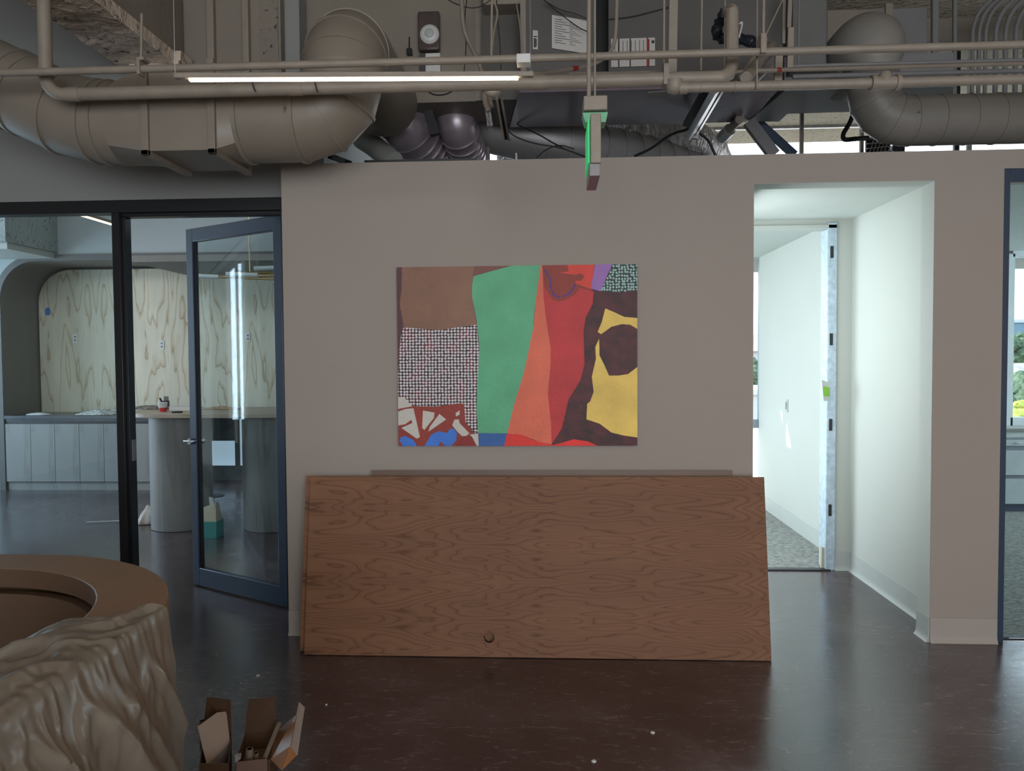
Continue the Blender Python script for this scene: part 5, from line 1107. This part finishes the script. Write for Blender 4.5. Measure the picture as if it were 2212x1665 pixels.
# flexible conduits at the beige box
MB().tube(smooth_path([at(997, 0, 4.3), at(1000, 60, 4.3), at(1014, 95, 4.3), at(1030, 125, 4.25), at(1046, 168, 4.2), at(1062, 230, 4.1)]), 0.012, 10).build('flexible_conduit', M_PIPE, label='bent flexible beige conduit dropping left of the air handler', cat='conduit')
MB().tube(smooth_path([at(1070, 10, 4.2), at(1076, 30, 4.2), at(1066, 70, 4.2), at(1063, 110, 4.2)]), 0.006, 8).build('slim_cable', M_PIPE, label='slim beige cable looping beside the thin conduit at the air handler corner', cat='cable')
MB().tube(smooth_path([at(1116, 10, 4.42), at(1124, 60, 4.42), at(1127, 122, 4.42)]), 0.004, 6).build('slim_cable', M_PIPE, label='straight slim cable down the corner post of the air handler', cat='cable')
MB().tube(smooth_path([at(1333, -10, 3.9), at(1331, 60, 3.9), at(1328, 95, 3.9), at(1312, 122, 3.85), at(1280, 140, 3.75), at(1235, 150, 3.6), at(1150, 160, 3.45)], 3), 0.0095, 12).build('bent_conduit', M_PIPE, label='beige conduit sweeping down and left behind the exit sign rods, red taped', cat='conduit')
q = [at(1238, 148.6, 3.61), at(1247, 147.2, 3.63)]; MB().tube(q, 0.0112, 12).build('tape_band', M_REDTAPE, label='red tape band round the sweeping conduit left of the exit sign rods', cat='tape')
MB().tube([at(1230, 159, 3.5), at(1250, 158, 3.5), at(1340, 157, 3.5), at(1430, 154, 3.5)], 0.006, 8).build('slim_conduit', M_PIPE, label='slim pale conduit lying on top of the sprinkler main at the centre', cat='conduit')
wires = [([(960, -5), (990, 12), (1030, 20), (1060, 0)], 4.3, .003, 'black wire sagging across the top beside the bent flexible conduit'),
         ([(1008, 0), (1003, 40), (1008, 90), (1002, 160)], 4.35, .003, 'black wire hanging down over the right side of the beige duct box'),
         ([(1175, 0), (1210, 30), (1250, 60), (1268, 68)], 4.4, .003, 'black wire crossing the paper sheet on the air handler'),
         ([(1180, 5), (1215, 24), (1240, 28), (1270, 42)], 4.42, .003, 'second black wire crossing the paper sheet, slightly above the first'),
         ([(1312, 42), (1360, 38), (1400, 28), (1445, 16)], 4.464, .004, 'black cable crossing the right front of the air handler'),
         ([(1072, -8), (1076, 60), (1080, 90), (1082, 150)], 4.3, .003, 'black wire hanging behind the thin beige conduit'),
         ([(1333, 90), (1345, 102), (1365, 108), (1387, 108)], 4.463, .002, 'thin black wire draped over the warning label'),
         ([(1092, 262), (1100, 290), (1150, 310), (1210, 318), (1270, 340)], 5.0, .005, 'black cable drooping behind the wall top left of the exit sign'),
         ([(1112, 258), (1120, 272), (1160, 288), (1210, 318), (1262, 338)], 5.05, .005, 'upper black cable drooping behind the wall top left of the exit sign'),
         ([(1158, 342), (1180, 322), (1210, 312), (1240, 322)], 5.0, .004, 'looping black cable just above the wall top at the centre'),
         ([(1370, 338), (1410, 320), (1450, 288), (1490, 280), (1500, 258)], 5.0, .009, 'thick black cable bundle rising over the wall to the slanted strut'),
         ([(1502, 258), (1505, 285), (1530, 300), (1545, 335)], 5.0, .009, 'black cable bundle dropping right from the slanted strut'),
         ([(925, 198), (940, 206), (965, 204), (985, 192)], 4.694, .004, 'short black wire looping under the beige duct box'),
         ([(545, 178), (548, 190), (552, 198)], 3.35, .003, 'short black tie hanging on the sprinkler main below the lamp, left one'),
         ([(680, 178), (683, 190), (686, 200)], 3.35, .003, 'short black tie hanging on the sprinkler main below the lamp, right one'),
         ([(378, 172), (420, 150), (440, 148), (470, 152)], 3.2, .0015, None)]
for pts, Y, r, lb in wires:
    if lb: MB().tube(smooth_path([at(x, y, Y) for x, y in pts]), r, 6).build('cable', M_CABLE, label=lb, cat='cable')
# capped pipe with black wrap
t = thing('capped_pipe', 'white capped upright pipe with black wrapped insulation, before the air handler', 'pipe', at(1580, 150, 3.8))
MB().lathe((at(1580, 80, 3.8).x, 3.8, at(1580, 150, 3.8).z), [(0.033, 0), (0.033, at(1580, 24, 3.8).z - at(1580, 150, 3.8).z), (0.030, at(1580, 17, 3.8).z - at(1580, 150, 3.8).z), (0.018, at(1580, 11, 3.8).z - at(1580, 150, 3.8).z), (0.002, at(1580, 9, 3.8).z - at(1580, 150, 3.8).z)], 24).build('upright', M_PIPE, t)
MB().tube(smooth_path([at(1568, 22, 3.95), at(1556, 45, 3.98), at(1545, 72, 3.98), at(1560, 85, 3.98), at(1590, 82, 3.96), at(1632, 92, 3.9)]), [0.018 + 0.014 * abs(math.sin(k * 1.3)) for k in range(26)][:len(smooth_path([0 * at(0, 0, 1)] * 6))], 12).build('black_wrap', mat('black_wrap', (0.01, 0.015, 0.025), 0.35, bump=0.5, bscale=40), t)
MB().tube(smooth_path([at(1596, 82, 3.78), at(1602, 60, 3.78), at(1604, 46, 3.78), at(1597, 52, 3.78)]), 0.004, 8).build('wire_loop', M_PLAST, t)

# exit sign
ex = thing('exit_sign', 'edge-on ceiling exit sign glowing green, hanging on two rods before the wall', 'exit sign', at(1284, 230, 3.0))
a, b = at(1260, 212, 2.96), at(1311, 242, 2.96); MB().box(a.x, b.x, 2.93, 3.07, b.z, a.z).build('junction_box', M_PIPE, ex, bevel=0.004)
a, b = at(1258, 245, 2.96), at(1313, 265, 2.96); t1, t2 = at(1264, 268, 2.96), at(1308, 268, 2.96)
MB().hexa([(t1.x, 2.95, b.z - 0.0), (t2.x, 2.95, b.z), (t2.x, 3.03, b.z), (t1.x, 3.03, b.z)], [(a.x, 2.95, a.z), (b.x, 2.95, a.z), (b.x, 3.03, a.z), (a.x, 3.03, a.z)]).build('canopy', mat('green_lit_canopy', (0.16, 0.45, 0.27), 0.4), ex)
a, b = at(1276, 243, 2.86), at(1299, 350, 2.86); MB().box(a.x, b.x, 2.87, 3.15, b.z, a.z).build('housing', M_PIPE, ex, bevel=0.003)
a, b = at(1270, 256, 2.90), at(1276, 352, 2.90); MB().box(a.x, a.x + 0.006, 2.90, 3.13, b.z, a.z).build('green_panel', M_GREEN, ex)
a, b = at(1308, 250, 2.95), at(1311, 268, 2.95)
MB().box(at(1274, 350, 2.86).x, at(1297, 350, 2.86).x, 2.88, 3.13, at(1285, 377, 2.86).z, at(1285, 350, 2.86).z).build('clear_guard', mat('frosted_guard', (0.23, 0.22, 0.22), 0.3), ex, bevel=0.002)

# dangling slotted strut and cable head
st = thing('slotted_strut', 'slotted metal strut dangling below the sprinkler main, left of the dark unit underside', 'strut', at(1090, 250, 4.0))
A1, A2 = at(1073, 212, 4.05), at(1088, 300, 4.3); B1, B2 = at(1083, 212, 4.05), at(1099, 300, 4.3)
MB().bar(A1, A2, 0.012, 0.03, (0, 1, 0)).build('side_rail', M_PIPE, st); MB().bar(B1, B2, 0.012, 0.03, (0, 1, 0)).build('side_rail', M_METAL, st)
mid = MB().bar((A1 + B1) / 2 + Vector((0, .012, 0)), (A2 + B2) / 2 + Vector((0, .012, 0)), 0.018, 0.004, (0, 1, 0)).build('slotted_web', M_BLACK, st)
MB().tube(smooth_path([at(1048, 190, 3.43), at(1062, 202, 3.43), at(1076, 192, 3.43)]), 0.022, 12).build('cable_lump', M_PIPE, label='lumpy beige cable head below the sprinkler main left of the exit sign', cat='cable head')
MB().tube(smooth_path([at(1046, 195, 4.1), at(1048, 222, 4.1), at(1056, 240, 4.1)]), 0.015, 12).build('flex_whip', M_PIPE, label='short beige flexible whip under the main, left of the dangling strut', cat='conduit')
MB().tube([at(1053, 232, 4.72), at(1059, 272, 4.75)], 0.018, 10).build('foil_scrap', M_FOIL, label='crinkled foil scrap hanging under the beige box left of the dangling strut', cat='foil')

# ducts behind the wall top
def ribbed(name, pts, r, m_, label, every=0.09, seg=32, it=4):
    t = thing(name, label, 'duct', Vector(pts[0])); pp_ = smooth_path(pts, it); MB().tube(pp_, r, seg, True).build('shell', m_, t); g = MB(); acc = 0
    for i in range(1, len(pp_) - 1):
        acc += (pp_[i] - pp_[i - 1]).length
        if acc > every: acc = 0; g.ring(pp_[i], pp_[i + 1] - pp_[i - 1], r + 0.0005, 0.012, 0.008, seg)
    if g.v: g.build('ribs', m_, t)
    return t
M_SPIRAL = mat('spiral_duct_steel', (0.42, 0.37, 0.41), 0.34, metal=0.45, var=0.15, scale=5)
ribbed('spiral_duct', [at(868, 250, 5.0), at(880, 275, 5.0), at(905, 305, 5.15), at(935, 335, 5.4), at(975, 400, 5.8)], 0.165, M_SPIRAL, 'shiny spiral duct curving down just right of the big beige elbow', 0.06)
ribbed('spiral_duct', [at(985, 250, 5.05), at(988, 275, 5.05), at(998, 300, 5.15), at(1012, 335, 5.4), at(1030, 420, 5.7)], 0.125, M_SPIRAL, 'second shiny spiral duct curving down, right of the first', 0.06)
ribbed('spiral_duct', [at(1020, 268, 5.5), at(1150, 300, 5.5), at(1290, 322, 5.6), at(1420, 350, 5.9), at(1540, 385, 6.3)], 0.17, mat('grey_spiral_steel', (0.34, 0.33, 0.33), 0.45, metal=0.3, var=0.1, scale=4), 'long grey spiral duct running behind the exit sign towards the right', 0.12)
def foil_duct(pts, r, label):
    vs = []; fs = []; pp_ = smooth_path(pts, 3); n = len(pp_); seg = 40
    mb = MB(); mb.tube(pp_, r, seg, True)
    for v_ in mb.v:
        d = noise.noise(v_ * 22) * 0.028 + noise.noise(v_ * 55) * 0.012; v_.z += d; v_.x += d * 0.5; v_.y += d * 0.6
    mb.build('foil_duct', M_FOIL, label=label, cat='duct', sub=1)
foil_duct([at(1300, 262, 6.0), at(1360, 285, 6.0), at(1440, 300, 6.0), at(1505, 312, 6.15), at(1540, 345, 6.4), at(1550, 430, 6.6)], 0.17, 'crinkled foil wrapped duct behind the wall top right of the exit sign')
foil_duct([at(1075, 345, 6.8), at(1120, 350, 6.8), at(1190, 358, 6.8)], 0.12, 'crumpled pale foil wrap low behind the wall top at the centre')
# beige duct piece and grille low behind the elbow
MB().tube([at(782, 300, 5.2), at(812, 318, 5.0), at(850, 350, 4.9)], 0.07, 20).build('short_duct', M_WHITE, label='short pale duct piece behind the wall top under the big elbow', cat='duct')
MB().bar(at(716, 338, 4.6), at(752, 352, 4.5), 0.05, 0.03).build('black_bracket', M_BLACK, label='small black bracket on the wall top below the big elbow', cat='bracket')
# struts beyond
def strut2(p0, p1, w, d, m_, label): MB().bar(p0, p1, w, d, (0, 1, 0)).build('support_strut', m_, label=label, cat='strut', bevel=0.002)
sp_ = thing('slanted_strut', 'pair of grey slanted steel channels dropping left under the air handler', 'strut', at(1540, 240, 4.4))
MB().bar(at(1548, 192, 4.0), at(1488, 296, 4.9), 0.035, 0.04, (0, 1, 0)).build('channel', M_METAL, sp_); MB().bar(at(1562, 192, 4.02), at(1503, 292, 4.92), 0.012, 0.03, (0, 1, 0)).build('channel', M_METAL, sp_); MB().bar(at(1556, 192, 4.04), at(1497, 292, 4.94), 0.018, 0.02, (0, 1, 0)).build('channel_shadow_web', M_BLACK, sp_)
MB().bar(at(1482, 292, 4.9), at(1508, 296, 4.9), 0.03, 0.03).build('foot', M_METAL, sp_)
MB().bar(at(1528, 195, 4.3), at(1485, 270, 4.9), 0.06, 0.03, (0, 1, 0)).build('black_strap', M_BLACK, label='black wrapped strap hanging beside the slanted channels', cat='strap')
pk = thing('coupled_pipe', 'diagonal pipe with a metal coupling hanging below the air handler at the right', 'pipe', at(1575, 280, 5.2))
MB().tube([at(1597, 258, 5.0), at(1566, 290, 5.3)], 0.027, 16).build('pipe_run', M_PIPE, pk); MB().tube([at(1576, 280, 5.2), at(1560, 297, 5.34)], 0.040, 16).build('coupling', M_METAL, pk); MB().tube([at(1560, 286, 5.28), at(1567, 302, 5.36)], 0.022, 12).build('bolt_lug', M_DARKMET, pk)
strut2(at(1617, 262, 5.1), at(1672, 335, 5.1), 0.075, 0.05, M_GREYD, 'broad grey diagonal brace behind the wall top, the left of the pair')
strut2(at(1602, 232, 5.3), at(1716, 335, 5.3), 0.05, 0.04, M_BLUE, 'dark diagonal brace behind the wall top, the right of the pair')
def post(px, w, m_, label, Y=5.42):
    a = at(px, 300, Y); MB().box(a.x - w / 2, a.x + w / 2, Y, Y + 0.03, 0 if a.x < 0.85 else 2.6, SLAB).build('support_post', m_, label=label, cat='post', bevel=0.002)
post(1733, 0.022, M_PIPE, 'thin upright post behind the wall top right of the diagonal braces')
post(1115, 0.018, M_METAL, 'thin bright upright post behind the wall top left of the exit sign')
post(1235, 0.034, M_BLACK, 'black upright post behind the wall top just left of the exit sign', 5.5)
post(1247, 0.018, M_PIPE, 'pale upright post touching the black post left of the exit sign', 5.5)
post(1054, 0.024, M_DUCT, 'short beige post right of the second shiny spiral duct')
post(1863, 0.022, M_PIPE, 'short upright post left of the metal grille under the right elbow', 5.5)
post(2096, 0.028, M_WHITE, 'pale post stub under the right round duct', 5.72)
post(2068, 0.035, M_BLACK, 'dark post stub under the right round duct', 5.72)
strut2(at(926, 240, 4.75), at(940, 292, 4.75), 0.06, 0.05, M_BLACK, 'black bracket wedged between the two shiny spiral ducts')
pts = smooth_path([at(1843, 246, 4.9), at(1835, 268, 4.9), at(1820, 290, 4.9), at(1822, 303, 4.9), at(1845, 300, 4.9), at(1874, 298, 5.0)], 3)
MB().tube(pts, [0.013 if i % 2 else 0.0155 for i in range(len(pts))], 10).build('black_flex_conduit', M_CABLE, label='black corrugated conduit hooking below the grey duct at the right', cat='conduit')
gr = thing('grille', 'dark metal lattice grille under the right elbow duct', 'grille', at(1900, 315, 5.2))
a, b = at(1874, 295, 5.2), at(1925, 345, 5.2); MB().box(a.x, b.x, 5.22, 5.24, 2.66, a.z).build('backing', M_BLACK, gr)
g = MB()
for k in range(7):
    u = a.x + (b.x - a.x) * k / 6.5; g.bar((u, 5.21, b.z), (u + 0.05, 5.21, a.z), 0.006, 0.006)
for k in range(5): zz = b.z + (a.z - b.z) * (k + .5) / 5; g.bar((a.x, 5.205, zz), (b.x, 5.205, zz + 0.012), 0.006, 0.006)
g.build('lattice', M_METAL, gr)
MB().box(at(1930, 310, 5.2).x, at(1955, 310, 5.2).x, 5.2, 5.3, at(1940, 345, 5.2).z, at(1940, 312, 5.2).z).build('blue_grey_box', M_BLUE, label='small blue grey box under the right round duct beside the grille', cat='box')

# curved conduit bank at the upper right
CYB = 4.95
bank = [(2100, 0), (2114, 1), (2128, 2), (2150, 3), (2171, 4), (2193, 5), (2214, 6)]
desc = ['leftmost', 'second from the left', 'third from the left', 'fourth from the left', 'fifth from the left', 'sixth from the left', 'rightmost']
for x, k in bank:
    q = at(x, 140, CYB); zc_ = at(x, 75, CYB).z; r_ = 0.24
    pts = [Vector((q.x, CYB, at(x, 250, CYB).z)), Vector((q.x, CYB, zc_))] + [Vector((q.x + r_ * (1 - math.cos(math.radians(a))) , CYB, zc_ + 1.05 * r_ * math.sin(math.radians(a)))) for a in range(12, 91, 13)] + [Vector((q.x + 1.6, CYB, zc_ + 1.05 * r_))]
    MB().tube(pts, 0.0115 if k < 3 else 0.0145, 12).build('curved_conduit', M_GREYD, label='curved grey conduit in the bank at the upper right, ' + desc[k], cat='conduit', group='bank of curved conduits')
strut2(at(2019, -5, 5.1), at(2019, 230, 5.1), 0.038, 0.03, M_GREYD, 'thick grey upright strut left of the curved conduit bank')
strut2(at(2062, -5, 5.1), at(2062, 230, 5.1), 0.022, 0.02, M_GREYD, 'slim grey upright strut between the thick strut and the conduit bank')
strut2(at(1920, 8, 5.0), at(1920, 190, 5.0), 0.045, 0.02, M_DUCT, 'beige upright strap over the right duct box')

# ================================================================== OUTSIDE
GZ = -9.0
struct('ground_outside', MB().box(-260, 300, 12, 420, GZ - 0.5, GZ), mat('outside_ground', (0.16, 0.17, 0.13), 0.9, var=0.3, scale=0.08))
M_STUCCO = mat('stucco', (0.62, 0.58, 0.55), 0.8, var=0.05); M_ROOF = mat('clay_roof', (0.42, 0.33, 0.30), 0.8, var=0.2, scale=2); M_LEAF = mat('foliage', (0.085, 0.125, 0.06), 0.8, var=0.7, scale=5, bump=1.0, bscale=9)
M_LEAFY = mat('yellow_foliage', (0.38, 0.36, 0.06), 0.8, var=0.4, scale=4); M_HILL = mat('far_hill', (0.22, 0.26, 0.28), 0.9, var=0.3, scale=0.05); M_TRUNK = mat('trunk', (0.10, 0.07, 0.05), 0.9); M_BLUEB = mat('blue_facade', (0.17, 0.26, 0.33), 0.5)
def house(x, y, w, d, h, label, m_=None, roof=True, z0=GZ):
    t = thing('house', label, 'house', (x, y, z0))
    wl_ = MB().box(x - w / 2, x + w / 2, y, y + d, z0, z0 + h).build('walls', m_ or M_STUCCO, t)
    if roof: MB().prism([(y - 0.6, z0 + h), (y + d + 0.6, z0 + h), (y + d / 2, z0 + h + d * 0.22)], 'X', x - w / 2 - 0.5, x + w / 2 + 0.5).build('roof', M_ROOF, t)
    else: MB().box(x - w / 2 - 0.3, x + w / 2 + 0.3, y - 0.3, y + d + .3, z0 + h, z0 + h + 0.4).build('roof', M_STUCCO, t)
    k = max(2, int(w / 3))
    for i in range(k):
        wx = x - w / 2 + w * (i + 0.5) / k
        MB().box(wx - 0.5, wx + 0.5, y - 0.06, y, z0 + h * 0.55, z0 + h * 0.55 + 1.3).build('window', M_BLUE, t)
def tree(x, y, h, r, label, m_=None, seed=0, z0=GZ):
    t = thing('tree', label, 'tree', (x, y, z0)); MB().tube([(x, y, z0), (x + .2, y, z0 + h * 0.7)], [0.35, 0.18], 8).build('trunk', M_TRUNK, t)
    mb = MB(); rnd = random.Random(seed)
    for k in range(26):
        c = Vector((x + rnd.uniform(-r, r) * .7, y + rnd.uniform(-r, r) * .7, z0 + h - r + rnd.uniform(-r, r) * .7)); rr_ = r * rnd.uniform(.28, .5)
        bm = bmesh.new(); bmesh.ops.create_icosphere(bm, subdivisions=3, radius=rr_)
        for v_ in bm.verts: v_.co *= 1 + 0.35 * noise.noise(v_.co * 3.2 / rr_ * 0.9 + c)
        bm.verts.index_update(); mb.add([v_.co + c for v_ in bm.verts], [[v_.index for v_ in f_.verts] for f_ in bm.faces], 0, True); bm.free()
    mb.build('foliage', m_ or M_LEAF, t)
def along(x, Y): return at(x, 760, Y).x
house(along(1634, 60), 60, 9, 9, 7.6, 'pale flat-roofed house seen low in the sliver of office window', roof=False)
house(along(1640, 95), 95, 16, 10, 11.2, 'white house higher up in the sliver of office window')
tree(along(1636, 75), 75, 9.6, 1.9, 'green tree between the two houses in the sliver of window', seed=4)
tree(along(1633, 82), 82, 10.2, 1.6, 'distant green tree right below the white house in the sliver of window', seed=5)
house(along(2195, 52), 52, 12, 8, 8.2, 'white house with a tiled ridge seen in the right-hand window')
tree(along(2204, 30), 30, 9.9, 1.9, 'large green tree in the middle of the right-hand window', seed=6)
tree(along(2186, 24), 24, 8.95, 0.8, 'yellow-green bush at the bottom of the right-hand window', M_LEAFY, 7)
tree(along(2230, 27), 27, 9.0, 0.9, 'second yellow-green bush at the bottom of the right-hand window', M_LEAFY, 8)
tree(along(2184, 84), 84, 13.4, 2.1, 'tall green tree left of the blue building in the right-hand window', seed=9)
tree(along(2206, 76), 76, 12.3, 2.0, 'lower green tree before the blue building in the right-hand window', seed=10)
house(along(2216, 100), 100, 16, 10, 14.6, 'blue glazed building on the skyline of the right-hand window', M_BLUEB, roof=False)
hl = MB(); pts = []
for k in range(61): x = -150 + 7.5 * k; pts.append((x, GZ + 13.5 + 4 * noise.noise(Vector((x * 0.02, 0, 3))) + 1.2 * noise.noise(Vector((x * 0.2, 0, 5)))))
hl.prism([(-150, GZ)] + pts + [(300, GZ)], 'Y', 330, 380)
hl.build('distant_hill', M_HILL, kind='structure')
